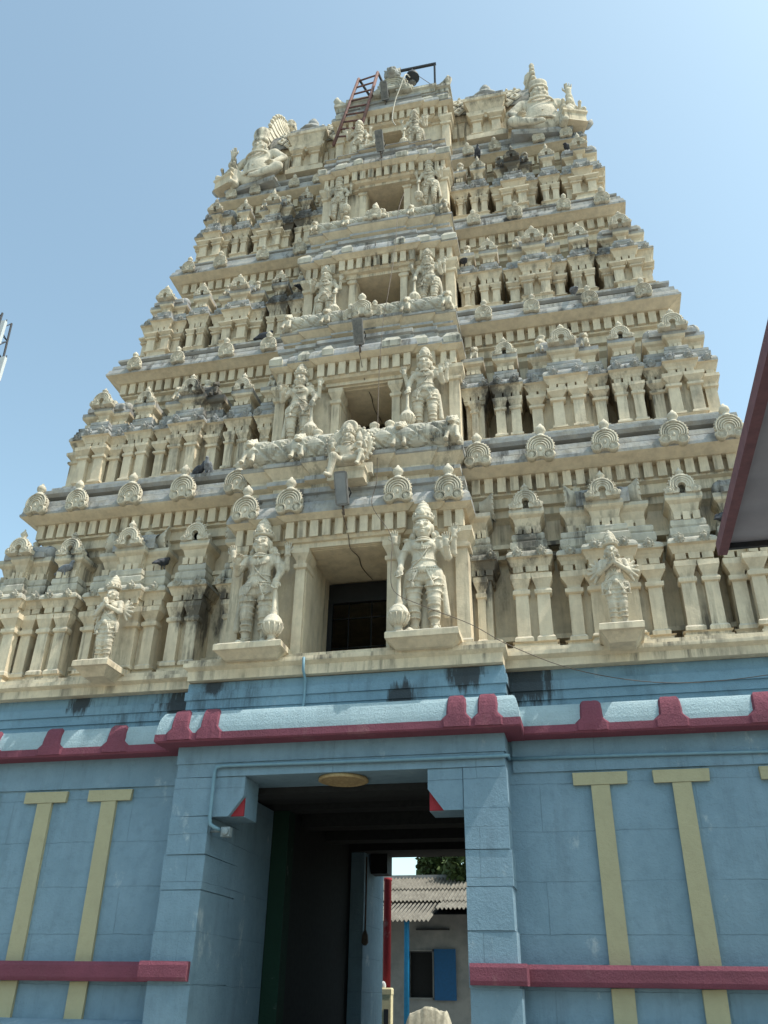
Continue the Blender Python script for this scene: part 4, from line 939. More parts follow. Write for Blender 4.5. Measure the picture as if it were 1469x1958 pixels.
def torso(sway=0.0, k=0.04, belly=1.0):
    P = [el((sway*0.8, 0.0, 0.97), (0.185*belly, 0.125*belly, 0.12), 0.06), el((sway*0.3, 0.0, 1.10), (0.165, 0.115, 0.13), 0.06), el((0, 0.0, 1.27), (0.205, 0.125, 0.14), 0.06), cap((-0.19, 0.02, 1.365), (0.19, 0.02, 1.365), 0.068, 0.068, 0.05),
         cap((0, 0.01, 1.38), (0, 0.0, 1.50), 0.066, 0.060, 0.03)]
    for q in (-1, 1): P.append(el((q*0.085, -0.09, 1.285), (0.075, 0.05, 0.06), 0.03))
    P += [tor((0, -0.035, 1.385), 0.10, 0.016, 0.008, 1.0), tor((0, -0.045, 1.335), 0.135, 0.017, 0.008, 0.85), el((0, -0.135, 1.255), (0.03, 0.02, 0.04), 0.01), tor((sway*0.5, 0.0, 1.06), 0.172, 0.013, 0.008, 0.72),
          tor((sway, 0.0, 0.905), 0.225, 0.022, 0.012, 0.62), tor((sway, 0.0, 0.86), 0.235, 0.018, 0.010, 0.60), el((sway, -0.145, 0.895), (0.055, 0.03, 0.055), 0.012), el((sway*0.6, -0.118, 1.01), (0.012, 0.01, 0.012), 0.005)]
    for q in (-1, 1):
        P += [el((sway+q*0.11, -0.14, 0.80), (0.035, 0.02, 0.07), 0.012), el((sway+q*0.235, -0.03, 0.80), (0.03, 0.06, 0.12), 0.02), cap((0.13*q, -0.10, 1.33), (0.02, -0.125, 1.05), 0.012, 0.012, 0.008)]
    return P
def arm(sh, elb, wr, r0=0.062, r1=0.052, r2=0.040):
    mid = [(a+b)/2 for a, b in zip(sh, elb)]
    return [cap(sh, elb, r0, r1, 0.03), cap(elb, wr, r1, r2, 0.025), el(tuple(wr), (0.052, 0.052, 0.028), 0.008), el(tuple(mid), (0.070, 0.070, 0.026), 0.008)]
def guardian_mesh(v):
    """four-armed door guardian, feet at z=0, facing -y; the mace hand is on -x"""
    sw = (0.0, 0.015, 0.05, 0.03)[v]
    P = legs(0.132, sw)+torso(sw)+head((0, -0.02, 1.58), 1.28, False, v < 3)
    s = 1.15
    P += arm((-0.215, 0.0, 1.355), (-0.315, -0.02, 1.12), (-0.300, -0.13, 0.93)) + hand((-0.30, -0.165, 0.895), (0.05, -0.15, -1), (-0.3, -1, 0), s, 0.2, 0.9)
    P += arm((-0.205, 0.06, 1.37), (-0.36, 0.07, 1.20), (-0.400, -0.02, 1.37), 0.058, 0.046, 0.036) + hand((-0.405, -0.04, 1.42), (-0.05, -0.1, 1), (0, -1, 0), s, 0.6, 0.3, side=-1)
    if v == 1:
        P += arm((0.215, 0.0, 1.355), (0.35, -0.03, 1.15), (0.30, -0.17, 1.20)) + hand((0.28, -0.20, 1.235), (-0.4, -0.5, 0.7), (-0.4, -0.6, -0.6), s, 0.4, 0.5)
    else:
        P += arm((0.215, 0.0, 1.355), (0.335, -0.01, 1.11), (0.335, -0.15, 1.20)) + hand((0.335, -0.18, 1.245), (0.05, -0.25, 1), (0, -1, 0.1), s, 0.5, 0.25)
    P += arm((0.205, 0.06, 1.37), (0.40, 0.07, 1.20), (0.425, -0.02, 1.40), 0.058, 0.046, 0.036) + hand((0.43, -0.035, 1.455), (0.1, -0.1, 1), (0, -1, 0), s, 0.3, 0.45)
    # hair fan and shoulder tassels behind, scarf ends, backing mass that ties the legs to the wall
    for q in (-1, 1):
        P += [el((q*0.15, 0.06, 1.47), (0.07, 0.05, 0.11), 0.03), cap((q*0.25+sw, 0.04, 0.84), (q*0.29+sw, 0.06, 0.30), 0.035, 0.05, 0.02), el((q*0.23, -0.02, 1.40), (0.055, 0.06, 0.03), 0.01)]
    P += [cap((0, 0.17, 1.2), (0, 0.17, 0.12), 0.12, 0.10, 0.03)]
    return sdf_mesh('body', P, 0.0105, M['pale'])
def mace():
    b = MB()
    b.lathe((-0.315, -0.17, 0), [(0.05, 0.0), (0.07, 0.02), (0.05, 0.05), (0.06, 0.08), (0.10, 0.12), (0.130, 0.18), (0.138, 0.225), (0.148, 0.235), (0.148, 0.26), (0.138, 0.27), (0.12, 0.32), (0.08, 0.37), (0.045, 0.395), (0.055, 0.42), (0.032, 0.49), (0.026, 0.78), (0.045, 0.83), (0.045, 0.87), (0.02, 0.9)], 20)
    for k in range(12):
        a = 2*math.pi*k/12
        b.tube([(-0.315+r*math.cos(a), -0.17+r*math.sin(a), z) for r, z in ((0.07, 0.09), (0.115, 0.14), (0.140, 0.20), (0.148, 0.235))], 0.012, 5)
    return b
def ring(b, cx, cy, cz, rx, ry, n, s, a0=180, a1=360, sag=0.0, drop=False):
    """string of beads (joined by a thin cord) round a limb or neck"""
    pts = []
    for i in range(n+1):
        a = R_(a0+(a1-a0)*i/n); p = (cx+rx*math.cos(a), cy+ry*math.sin(a), cz-sag*math.sin(math.pi*i/n)); pts.append(p); b.ell(p, (s, s, s), 6, 4)
        if drop: b.ell((p[0], p[1]-0.004, p[2]-s*1.9), (s*0.75, s*0.7, s*1.5), 6, 4)
    b.tube(pts, s*0.5, 5)
JW = []
b = MB(); ring(b, 0, -0.045, 1.375, 0.115, 0.09, 14, 0.013, sag=0.05); ring(b, 0, -0.05, 1.33, 0.15, 0.10, 20, 0.013, sag=0.10, drop=True); b.tube([(0, -0.14, 1.33), (0, -0.155, 1.23)], 0.014, 5); JW.append(('necklace', b.mesh('necklace', M['pale'])))
b = MB(); ring(b, 0, 0.0, 0.925, 0.235, 0.150, 22, 0.014); ring(b, 0, 0.0, 0.88, 0.245, 0.158, 20, 0.014, drop=True); b.lathe((0, -0.15, 0.90), [(0.055, -0.02), (0.055, 0.015), (0.04, 0.03), (0.015, 0.04)], 10, 0, 'y')
for q in (-1, 1): b.tube([(q*0.06, -0.15, 0.88), (q*0.13, -0.165, 0.70), (q*0.22, -0.10, 0.78)], 0.014, 5); b.ell((q*0.13, -0.165, 0.67), (0.03, 0.015, 0.05), 6, 5)
JW.append(('girdle', b.mesh('girdle', M['pale'])))
b = MB(); b.tube([(0.17, -0.07, 1.36), (0.08, -0.135, 1.22), (-0.03, -0.13, 1.06), (-0.14, -0.10, 0.96)], 0.011, 5); JW.append(('sacred_thread', b.mesh('sacred_thread', M['pale'])))
for q in (-1, 1):
    b = MB(); ring(b, q*0.135, -0.01, 0.70, 0.128, 0.128, 9, 0.013, sag=0.05); JW.append(('thigh_band', b.mesh('thigh_band', M['pale'])))
    b = MB(); ring(b, q*0.14, 0.02, 0.13, 0.07, 0.07, 9, 0.012, 0, 360); JW.append(('anklet', b.mesh('anklet', M['pale'])))
GM = [guardian_mesh(v) for v in range(3)]
CM = crown((0, -0.015, 1.69), 1.16).mesh('crown', M['pale']); MM = mace().mesh('mace', M['pale'])
def pedestal(w, h=0.22, d=0.42):
    b = MB(); x0, x1 = -w/2, w/2
    b.loft([(x0+0.12, x1-0.12, -d+0.20, 0.25, -h), (x0+0.03, x1-0.03, -d+0.06, 0.25, -0.11), (x0, x1, -d+0.02, 0.25, -0.10), (x0, x1, -d+0.02, 0.25, -0.02), (x0+0.02, x1-0.02, -d+0.04, 0.25, 0.0)])
    return b
def statue(name, bm, H, loc, mx, label, cat, group, mac=True, cr=True, ped=None, H0=1.93):
    k = H/H0
    r = empty(name, loc, 0, 1, None, label=label, category=cat, group=group)
    sc = (-k if mx else k, k, k)
    put(bm, 'body', r, (0, 0, 0), 0, sc)
    if cr: put(CM, 'crown', r, (0, 0, 0), 0, sc)
    if cr:
        for jn, jm in JW: put(jm, jn, r, (0, 0, 0), 0, sc)
    if mac: put(MM, 'mace', r, (0, 0, 0), 0, sc)
    if ped: ped.build('pedestal', M['cream'], r, jit=0.003)
    return r
GG = 'four armed door guardian statues'
statue('guardian_statue', GM[0], 2.04, (1.235, -0.06, 5.975), False, 'large stucco guardian statue right of the lowest window, resting a hand on its mace', 'statue', GG, ped=pedestal(1.02, 0.20, 0.29))
statue('guardian_statue', GM[1], 2.02, (-1.27, -0.06, 5.975), True, 'large stucco guardian statue left of the lowest window, one arm bent before its chest', 'statue', GG, ped=pedestal(1.02, 0.20, 0.29))
statue('guardian_statue', GM[0], 1.76, (1.14, 0.76, 9.98), False, 'guardian statue right of the second window from below, behind the barrel railing with pots', 'statue', GG)
statue('guardian_statue', GM[1], 1.76, (-1.16, 0.76, 9.98), True, 'guardian statue left of the second window from below, behind the barrel railing with pots', 'statue', GG)
statue('guardian_statue', GM[2], 1.56, (1.08, 1.56, 13.52), False, 'swaying guardian statue right of the third window from below', 'statue', GG)
statue('guardian_statue', GM[1], 1.54, (-1.08, 1.56, 13.52), True, 'guardian statue left of the third window from below', 'statue', GG)
statue('guardian_statue', GM[2], 1.38, (1.06, 2.02, 17.06), False, 'small guardian statue right of the fourth window from below', 'statue', GG)
statue('guardian_statue', GM[0], 1.36, (-1.06, 2.02, 17.06), True, 'small guardian statue left of the fourth window from below', 'statue', GG)
statue('guardian_statue', GM[2], 1.40, (0.70, 2.14, 19.14), False, 'smallest guardian statue, right of the dark opening under the crown', 'statue', GG)
statue('guardian_statue', GM[1], 1.40, (-0.68, 2.14, 19.14), True, 'smallest guardian statue, left of the dark opening under the crown by the ladder', 'statue', GG)
# praying winged figures
P = legs(0.085, 0.0)+torso(0.0)+head((0, -0.015, 1.575), 1.12, True, False)
for q in (-1, 1):
    P += arm((q*0.215, 0.0, 1.355), (q*0.27, -0.07, 1.12), (q*0.07, -0.21, 1.22)) + hand((q*0.026, -0.235, 1.275), (0, -0.12, 1), (-q, 0, 0), 1.1, 0.1, 0.05, side=-1)
    for i in range(6):
        a = R_(70-26*i); P.append(cap((q*0.22, 0.10, 1.25), (q*(0.24+0.22*math.cos(a)), 0.12, 1.22+0.24*math.sin(a)), 0.05, 0.03, 0.012))
P += [cap((0, 0.14, 1.2), (0, 0.13, 0.12), 0.12, 0.13, 0.03)]
prm = sdf_mesh('body', P, 0.0125, M['pale'])
for x, lb in ((3.865, 'praying winged figure with joined palms on a bracket right of the doorway bay'), (-3.79, 'praying winged figure with joined palms on a bracket left of the doorway bay')):
    statue('praying_statue', prm, 1.42, (x, 0.12, 5.94), x < 0, lb, 'statue', 'praying winged statues', False, True, pedestal(0.58, 0.22, 0.32))
# seated deity with consort under an arched halo, on the lowest eave
P = [el((0, 0, 0.16), (0.24, 0.18, 0.15), 0.05), el((0, 0, 0.40), (0.155, 0.11, 0.20), 0.05), cap((-0.17, 0, 0.52), (0.17, 0, 0.52), 0.06, 0.06, 0.05), cap((0, 0, 0.54), (0, 0, 0.64), 0.055, 0.05, 0.03)]
P += head((0, -0.01, 0.73), 1.0, False, False)
P += [cap((0.10, -0.05, 0.14), (0.30, -0.22, 0.14), 0.10, 0.075, 0.03), cap((0.30, -0.22, 0.14), (0.02, -0.26, 0.10), 0.07, 0.05, 0.03), cap((-0.10, -0.05, 0.15), (-0.18, -0.30, 0.16), 0.10, 0.08, 0.03), cap((-0.18, -0.30, 0.16), (-0.24, -0.30, -0.22), 0.075, 0.05, 0.03),
      cap((-0.24, -0.30, -0.24), (-0.28, -0.42, -0.26), 0.045, 0.035, 0.02), tor((0, -0.03, 0.56), 0.10, 0.016), tor((0, 0, 0.27), 0.17, 0.02, 0.01, 0.75)]
P += arm((-0.18, 0, 0.51), (-0.28, -0.05, 0.32), (-0.22, -0.22, 0.38), 0.05, 0.042, 0.033)+hand((-0.22, -0.25, 0.43), (0, -0.1, 1), (0, -1, 0), 1.0)
P += arm((0.18, 0, 0.51), (0.27, -0.05, 0.32), (0.22, -0.2, 0.28), 0.05, 0.042, 0.033)+hand((0.22, -0.24, 0.28), (0.1, -1, -0.2), (0, 0, 1), 1.0)
for q in (-1, 1): P += arm((q*0.17, 0.05, 0.52), (q*0.30, 0.06, 0.44), (q*0.33, 0.02, 0.62), 0.045, 0.036, 0.03)+hand((q*0.33, 0.0, 0.66), (0, 0, 1), (0, -1, 0), 0.9)
dm = sdf_mesh('body', P, 0.012, M['pale'])
cs = sdf_mesh('consort', [el((0.27, -0.20, 0.22), (0.09, 0.08, 0.10), 0.03), el((0.27, -0.20, 0.38), (0.075, 0.065, 0.11), 0.03), el((0.27, -0.21, 0.55), (0.06, 0.06, 0.075), 0.02), cap((0.27, -0.20, 0.62), (0.27, -0.19, 0.72), 0.05, 0.015, 0.01),
      cap((0.20, -0.20, 0.44), (0.14, -0.24, 0.30), 0.03, 0.025), cap((0.34, -0.20, 0.44), (0.40, -0.24, 0.32), 0.03, 0.025), cap((0.40, -0.24, 0.32), (0.38, -0.3, 0.42), 0.025, 0.025), cap((0.25, -0.26, 0.20), (0.36, -0.38, 0.16), 0.055, 0.045), cap((0.36, -0.38, 0.16), (0.30, -0.42, -0.12), 0.042, 0.032), cap((0.30, -0.42, -0.12), (0.30, -0.50, -0.15), 0.03, 0.025),
      el((0.27, -0.28, 0.40), (0.05, 0.03, 0.035), 0.01)], 0.011, M['pale'])
r = empty('seated_deity', (0.05, -0.17, 8.74), 0, 0.86, None, label='seated deity with a small consort on its knee and a round halo', category='statue')
put(dm, 'body', r); put(cs, 'consort', r)
b = crown((0, 0, 0.80), 0.95); b.build('crown', M['pale'], r)
b = MB(); b.lathe((0, 0.14, 0.62), [(0.43, -0.06), (0.45, 0.0), (0.45, 0.04), (0.40, 0.05), (0.36, 0.035), (0.30, 0.03), (0.27, 0.055), (0.24, 0.03), (0.05, 0.03)], 30, 0, 'y')
for k in range(26): a = 2*math.pi*k/26; b.ell((0.46*math.cos(a), 0.12, 0.62+0.46*math.sin(a)), (0.035, 0.035, 0.035), 6, 4)
b.lathe((0, 0.10, 1.03), [(0.16, -0.05), (0.16, 0.04), (0.12, 0.06), (0.09, 0.04), (0.04, 0.07)], 14, 0, 'y'); b.box(-0.44, 0.44, 0.10, 0.26, 0.0, 0.22)
b.build('halo', M['pale'], r)
b = MB(); b.front(-0.34, 0.34, -0.10, 0.3, [(0.0, -0.22), (0.0, -0.06), (0.03, -0.02), (0.03, 0.02)]); b.build('pedestal', M['cream'], r)
# little crest figures in front of the upper windows
P = [el((0, 0, 0.10), (0.18, 0.13, 0.10), 0.04), el((0, 0, 0.28), (0.11, 0.09, 0.15), 0.04), el((0, -0.01, 0.50), (0.075, 0.075, 0.09), 0.02), cap((0, 0, 0.57), (0, 0, 0.68), 0.06, 0.02, 0.01)]
for q in (-1, 1): P += [cap((q*0.12, 0, 0.38), (q*0.20, -0.04, 0.24), 0.04, 0.035), cap((q*0.20, -0.04, 0.24), (q*0.16, -0.12, 0.30), 0.035, 0.03), cap((q*0.08, -0.06, 0.08), (q*0.22, -0.14, 0.07), 0.06, 0.05), cap((q*0.22, -0.14, 0.07), (0.0, -0.18, 0.05), 0.045, 0.04)]
fm = sdf_mesh('crest_figure', P, 0.012, M['pale'])
put(fm, 'crest_figure', None, (-0.06, 1.62, 16.24), 0, 0.95, label='tiny seated figure on the railing below the fourth window from below', category='statue', group='tiny seated crest figures')
put(fm, 'crest_figure', None, (-0.22, 2.0, 19.14), 0, 0.95, label='tiny seated figure below the dark opening under the crown, beside a floodlight', category='statue', group='tiny seated crest figures')

# seated giants at the two corners of the crown
def giant(flip):
    P = [el((0, 0, 0.42), (0.42, 0.34, 0.36), 0.08), el((0, -0.06, 0.62), (0.36, 0.30, 0.34), 0.08), el((0, 0.0, 0.95), (0.38, 0.25, 0.26), 0.08), cap((-0.36, 0.03, 1.10), (0.36, 0.03, 1.10), 0.13, 0.13, 0.06), cap((0, 0, 1.12), (0, -0.02, 1.30), 0.12, 0.11, 0.04)]
    P += head((0, -0.04, 1.42), 1.75, False, True)
    P += [cap((-0.18, -0.05, 0.25), (-0.52, -0.32, 0.48), 0.20, 0.15, 0.05), cap((-0.52, -0.32, 0.48), (-0.40, -0.34, 0.06), 0.15, 0.09, 0.04), cap((-0.40, -0.34, 0.06), (-0.44, -0.56, 0.05), 0.09, 0.07, 0.03),
          cap((0.18, -0.05, 0.22), (0.62, -0.26, 0.30), 0.20, 0.15, 0.05), cap((0.62, -0.26, 0.30), (0.20, -0.46, 0.10), 0.14, 0.09, 0.04), cap((0.20, -0.46, 0.10), (0.05, -0.52, 0.08), 0.085, 0.07, 0.03)]
    P += arm((0.40, 0.02, 1.10), (0.66, 0.02, 0.80), (0.56, -0.26, 0.52), 0.12, 0.105, 0.08)+hand((0.53, -0.32, 0.46), (-0.4, -0.8, -0.3), (0, 0.2, 1), 1.9, 0.3, 0.2)
    P += arm((-0.40, 0.02, 1.10), (-0.68, 0.0, 0.86), (-0.62, -0.2, 1.12), 0.12, 0.105, 0.08)+hand((-0.62, -0.24, 1.24), (0, -0.2, 1), (0, -1, 0), 1.9, 0.4, 0.3)
    P += [tor((0, -0.08, 1.12), 0.22, 0.035, 0.02), tor((0, -0.10, 1.02), 0.28, 0.03, 0.02), tor((0, -0.05, 0.34), 0.40, 0.04, 0.02, 0.85), el((0, -0.385, 0.56), (0.03, 0.02, 0.03), 0.01)]
    return sdf_mesh('body', P, 0.022, M['pale'])
gm = giant(False)
for sx, lb in ((-1, 'seated giant in a tall turban at the left corner of the tower top'), (1, 'seated giant in a tall turban at the right corner of the tower top')):
    r = empty('seated_giant', (3.74 if sx > 0 else -3.68, 2.97, 19.86), R_(8*sx), (1.12, 0.72, 1.12), None, label=lb, category='statue', group='seated giants on the crown')
    put(gm, 'body', r, (0, 0, 0), 0, (-sx*1.0, 1.0, 1.0))
    b = MB(); b.lathe((0, -0.02, 1.55), [(0.19, 0.0), (0.22, 0.04), (0.22, 0.10), (0.17, 0.14), (0.19, 0.24), (0.21, 0.36), (0.20, 0.46), (0.14, 0.54), (0.05, 0.58)], 16); o_t = b.build('turban', M['pale'], r); o_t.scale.z = 1.0 if sx < 0 else 0.55; o_t.location.z = 0 if sx < 0 else 0.70
    b = MB(); b.front(-0.70, 0.60, -0.30, 0.4, [(-0.05, -0.10), (0.0, -0.05), (0.0, 0.02)]); b.build('pedestal', M['weather'], r)
# small kneeling attendants on the very corners
P = [el((0, 0, 0.16), (0.20, 0.17, 0.16), 0.05), el((0, 0, 0.40), (0.15, 0.12, 0.18), 0.05), el((0, -0.02, 0.72), (0.095, 0.095, 0.12), 0.03), cap((0, 0, 0.5), (0, 0, 0.65), 0.06, 0.05, 0.03), cap((0, -0.01, 0.82), (0, 0, 0.93), 0.075, 0.03, 0.02)]
for q in (-1, 1): P += [cap((q*0.16, 0, 0.52), (q*0.26, 0, 0.36), 0.055, 0.045), cap((q*0.26, 0, 0.36), (q*0.22, -0.12, 0.52), 0.045, 0.04), cap((q*0.1, -0.05, 0.12), (q*0.26, -0.22, 0.16), 0.09, 0.07), cap((q*0.26, -0.22, 0.16), (q*0.22, -0.1, 0.03), 0.06, 0.05), el((q*0.22, -0.14, 0.55), (0.05, 0.05, 0.06))]
am = sdf_mesh('body', P, 0.015, M['pale'])
for sx, lb in ((-1, 'small squatting attendant figure at the outer left corner of the crown'), (1, 'small squatting attendant figure at the outer right corner of the crown')):
    r = empty('attendant_statue', (sx*4.44, 2.98, 20.28), R_(20*sx), 0.95, None, label=lb, category='statue', group='squatting attendants on the crown')
    put(am, 'body', r)
    b = MB(); b.front(-0.28, 0.28, -0.26, 0.35, [(0.03, -0.40), (0.0, -0.34), (0.0, -0.1), (0.04, -0.05), (0.04, 0.01)]); b.build('pedestal', M['cream'], r)
    b = MB(); s_ = sx; b.tube([(s_*0.20, -0.05, -0.30), (s_*0.36, -0.07, -0.26), (s_*0.46, -0.07, -0.14), (s_*0.50, -0.07, 0.0)], [0.11, 0.11, 0.08, 0.02], 10); b.build('upturned_horn', M['weather'], r)
#PART5
# ------------------------------------------------------------------ pigeons
def pigeon_mesh(pose):
    lean = (0.0, 0.35)[pose]
    hz = 0.22+lean*0.05; P = [('e', (0, 0.0, 0.12+lean*0.03), (0.062, 0.125, 0.062), 0.02, (-0.25-lean, 0, 0)), cap((0, -0.09, 0.16), (0, -0.115, hz), 0.040, 0.028, 0.02), el((0, -0.125, hz+0.012), (0.029, 0.034, 0.029), 0.012),
         cap((0, -0.155, hz+0.008), (0, -0.178, hz-0.002), 0.010, 0.004, 0.004), cap((0, 0.10, 0.10-lean*0.05), (0, 0.23, 0.06-lean*0.14), 0.035, 0.016, 0.02), cap((0.022, 0.10, 0.10-lean*0.05), (0.03, 0.22, 0.06-lean*0.14), 0.02, 0.012, 0.02), cap((-0.022, 0.10, 0.10-lean*0.05), (-0.03, 0.22, 0.06-lean*0.14), 0.02, 0.012, 0.02)]
    for q in (-1, 1):
        P += [('e', (q*0.052, 0.02, 0.135+lean*0.02), (0.022, 0.115, 0.045), 0.008, (-0.22-lean, 0, 0)), cap((q*0.045, 0.10, 0.12-lean*0.03), (q*0.025, 0.19, 0.09-lean*0.09), 0.018, 0.008, 0.01),
              cap((q*0.025, -0.01, 0.08), (q*0.028, -0.015, 0.01), 0.012, 0.008, 0.01), cap((q*0.028, -0.015, 0.008), (q*0.03, -0.05, 0.006), 0.008, 0.006, 0.004), cap((q*0.028, -0.015, 0.008), (q*0.045, -0.045, 0.006), 0.007, 0.005, 0.004)]
    return P
PG = [[sdf_mesh('pigeon', pigeon_mesh(p), 0.009, m) for p in (0, 1)] for m in (M['pigeon'], M['pigeonpale'])]
GP = 'pigeons perching on the tower'
for (x, y, z, rz, p, col, lb) in (
    (-2.90, 0.66, 9.535, 60, 0, 0, 'dark pigeon on the lowest long eave at the left, upper one of a close pair'),
    (-2.72, 0.62, 9.535, 10, 1, 1, 'dark pigeon on the lowest long eave at the left, lower one of a close pair'),
    (-5.04, 0.54, 7.745, 75, 0, 1, 'grey pigeon resting on the shrine at the far left of the lowest storey'),
    (-3.30, 0.62, 7.745, 170, 1, 0, 'dark pigeon with its tail down on the left shrine with the praying figure'),
    (-2.36, 1.63, 13.352, 95, 0, 0, 'dark pigeon stretched along the second long eave left of the bay'),
    (1.76, 2.0, 14.94, 200, 1, 0, 'black pigeon at the right edge of the third window bay'),
    (5.50, 0.59, 7.61, 150, 1, 0, 'black pigeon beside the maroon roof edge at the far right'),
    (-1.78, 2.0, 14.94, 160, 1, 0, 'dark pigeon perched left of the third window bay'),
    (3.90, 1.64, 13.352, 190, 1, 1, 'grey pigeon between small shrines on the third storey right of the bay'),
    (2.14, 2.69, 19.19, 10, 0, 0, 'dark pigeon on a fourth storey shrine right of the bay'),
    (-2.5, 2.0, 13.47, 30, 0, 0, 'dark pigeon on the third storey floor left of the bay'),
    (4.25, 2.86, 18.98, 160, 0, 0, 'dark pigeon under the topmost long eave at the right')):
    put(PG[col][p], 'pigeon', None, (x, y, z), R_(rz), 1.02, label=lb, category='pigeon', group=GP)

# ------------------------------------------------------------------ floodlights, ladder, lamp frame, cables, pipes
def floodlight(loc, tilt, label, s=1.0, rz=0.0, glass='lampglass'):
    r = empty('floodlight', loc, 0, (s*0.8, s, s), None, label=label, category='floodlight', group='floodlights on the eaves'); r.rotation_euler = (tilt, 0, rz)
    b = MB(); n = 6; ol = []
    for cx, cz, a0 in ((0.075, 0.20, 0), (-0.075, 0.20, 90), (-0.075, -0.20, 180), (0.075, -0.20, 270)):
        for i in range(n+1): a = R_(a0+90*i/n); ol.append((cx+0.035*math.cos(a), cz+0.035*math.sin(a)))
    b.plate(ol[::-1], -0.035, 0.035); 
    for k in range(7): b.box(-0.09, 0.09, 0.036, 0.075, -0.18+0.06*k, -0.172+0.06*k)
    b.build('housing', M['metal'], r)
    b = MB(); b.box(-0.085, 0.085, -0.039, -0.034, -0.205, 0.205); b.build('lamp_glass', M[glass], r)
    b = MB(); b.tube([(-0.125, 0.02, 0.0), (-0.125, 0.12, -0.05), (0, 0.16, -0.22), (0.125, 0.12, -0.05), (0.125, 0.02, 0.0)], 0.012, 6); b.build('bracket', M['iron'], r)
    b = MB(); b.tube([(0, 0.0, -0.23), (0.0, 0.03, -0.30), (0.0, 0.02, -0.36)], 0.022, 6); b.build('cable_gland', M['cable'], r)
    return r
floodlight((0.03, -0.36, 8.32), R_(24), 'grey floodlight on the eave above the lowest window, below the seated deity', 1.12, 0.0, 'limewash')  # pale glass colour stands in for light reflected off the lamp face
floodlight((-0.02, 0.42, 12.12), R_(26), 'dark floodlight on the eave above the second window from below', 1.05)
floodlight((0.0, 1.52, 18.84), R_(30), 'black floodlight on the eave above the fourth window from below', 1.05)
floodlight((-0.12, 2.34, 21.92), R_(30), 'dark floodlight under the mask at the top of the tower', 1.05)
def cable(name, pts, r, mat, label):
    # smooth the way-points
    P = [Vector(p) for p in pts]; Q = []
    for i in range(len(P)-1):
        p0, p1, p2, p3 = P[max(i-1, 0)], P[i], P[i+1], P[min(i+2, len(P)-1)]
        for k in range(6):
            t = k/6; Q.append(0.5*((2*p1)+(p2-p0)*t+(2*p0-5*p1+4*p2-p3)*t*t+(3*p1-p0-3*p2+p3)*t**3))
    Q.append(P[-1]); b = MB(); b.tube(Q, r, 6)
    return b.build(name, mat, None, label=label, category='cable')
cable('lamp_cable', [(0.46, 2.78, 22.95), (0.42, 2.40, 22.5), (0.28, 2.36, 21.9), (0.16, 2.36, 21.4), (0.10, 2.36, 20.75), (0.18, 2.42, 20.55)], 0.016, M['whitecable'], 'pale cable hanging from the lamp on the roof frame down the crown')
cable('floodlight_cable', [(0.03, -0.28, 7.96), (0.04, -0.02, 7.82), (0.05, 0.08, 7.70), (0.06, 0.16, 7.56), (0.10, 0.5, 7.575), (0.06, 0.9, 7.58), (0.12, 1.36, 7.58)], 0.007, M['cable'], 'brown cable running from the lowest floodlight over the soffit of the window')
cable('floodlight_cable', [(-0.02, 0.52, 11.75), (-0.02, 0.80, 11.55), (0.0, 0.98, 11.35), (0.03, 1.3, 11.285), (0.0, 1.7, 11.285), (0.05, 2.1, 11.28)], 0.007, M['cable'], 'brown cable from the second floodlight over the soffit of the second window')
cable('floodlight_cable', [(0.0, 1.66, 18.5), (0.0, 1.86, 18.3), (0.02, 2.1, 18.17), (0.05, 2.5, 18.155), (0.0, 3.0, 18.15)], 0.007, M['cable'], 'brown cable from the fourth storey floodlight over the soffit of its window')
cable('floodlight_cable', [(0.0, 1.38, 15.45), (0.0, 1.58, 15.02), (0.04, 1.8, 14.91), (0.0, 2.3, 14.91), (0.05, 2.8, 14.91)], 0.007, M['cable'], 'brown cable over the soffit of the third window from below')
cable('drop_cable', [(0.55, 1.75, 17.25), (0.50, 1.35, 16.2), (0.52, 0.95, 14.6), (0.52, 0.45, 13.0), (0.45, 0.40, 12.3), (0.42, 0.30, 11.2), (0.46, 0.10, 9.6), (0.50, -0.05, 8.6), (0.46, -0.14, 8.1), (0.80, -0.33, 7.45), (0.82, -0.38, 6.95), (0.86, -0.36, 6.55), (1.25, -0.36, 6.3), (1.9, -0.30, 6.0), (2.4, -0.20, 5.70), (3.2, 0.10, 5.42), (4.2, 0.30, 5.25), (5.2, 0.40, 5.26), (6.4, 0.45, 5.4)], 0.0055, M['cable'], 'long thin dark cable dropping down the window bay and away to the right')
# ladder: two hinged frames standing astride the small pavilion
lb0, lb1, lt0, lt1 = Vector((-1.36, 2.24, 20.0)), Vector((-0.78, 2.24, 19.86)), Vector((-0.90, 2.62, 23.08)), Vector((-0.38, 2.62, 23.20))
r = empty('step_ladder', (-1.05, 2.3, 20.0), 0, 1, None, label='old red brown double ladder leaning at the top left of the window bay', category='ladder')
off = Vector((1.05, -2.3, -20.0))
def bar(a, b_, w, d):
    q = MB(); q.tube([a+off, b_+off], w, 6); return q
for a, c in ((lb0, lt0), (lb1, lt1)): bar(a, c, 0.042, 0).build('rail', M['wood'], r)
for k in range(9): t = 0.12+0.105*k; bar(lb0.lerp(lt0, t), lb1.lerp(lt1, t), 0.026, 0).build('rung', M['wood'], r)
bb0, bb1 = Vector((-0.42, 3.0, 22.15)), Vector((-0.05, 3.0, 22.3))
for a, c in ((bb0, lt0), (bb1, lt1)): bar(a, c, 0.038, 0).build('rear_rail', M['iron'], r)
for t in (0.06, 0.5): bar(bb0.lerp(lt0, t), bb1.lerp(lt1, t), 0.024, 0).build('rear_rung', M['iron'], r)
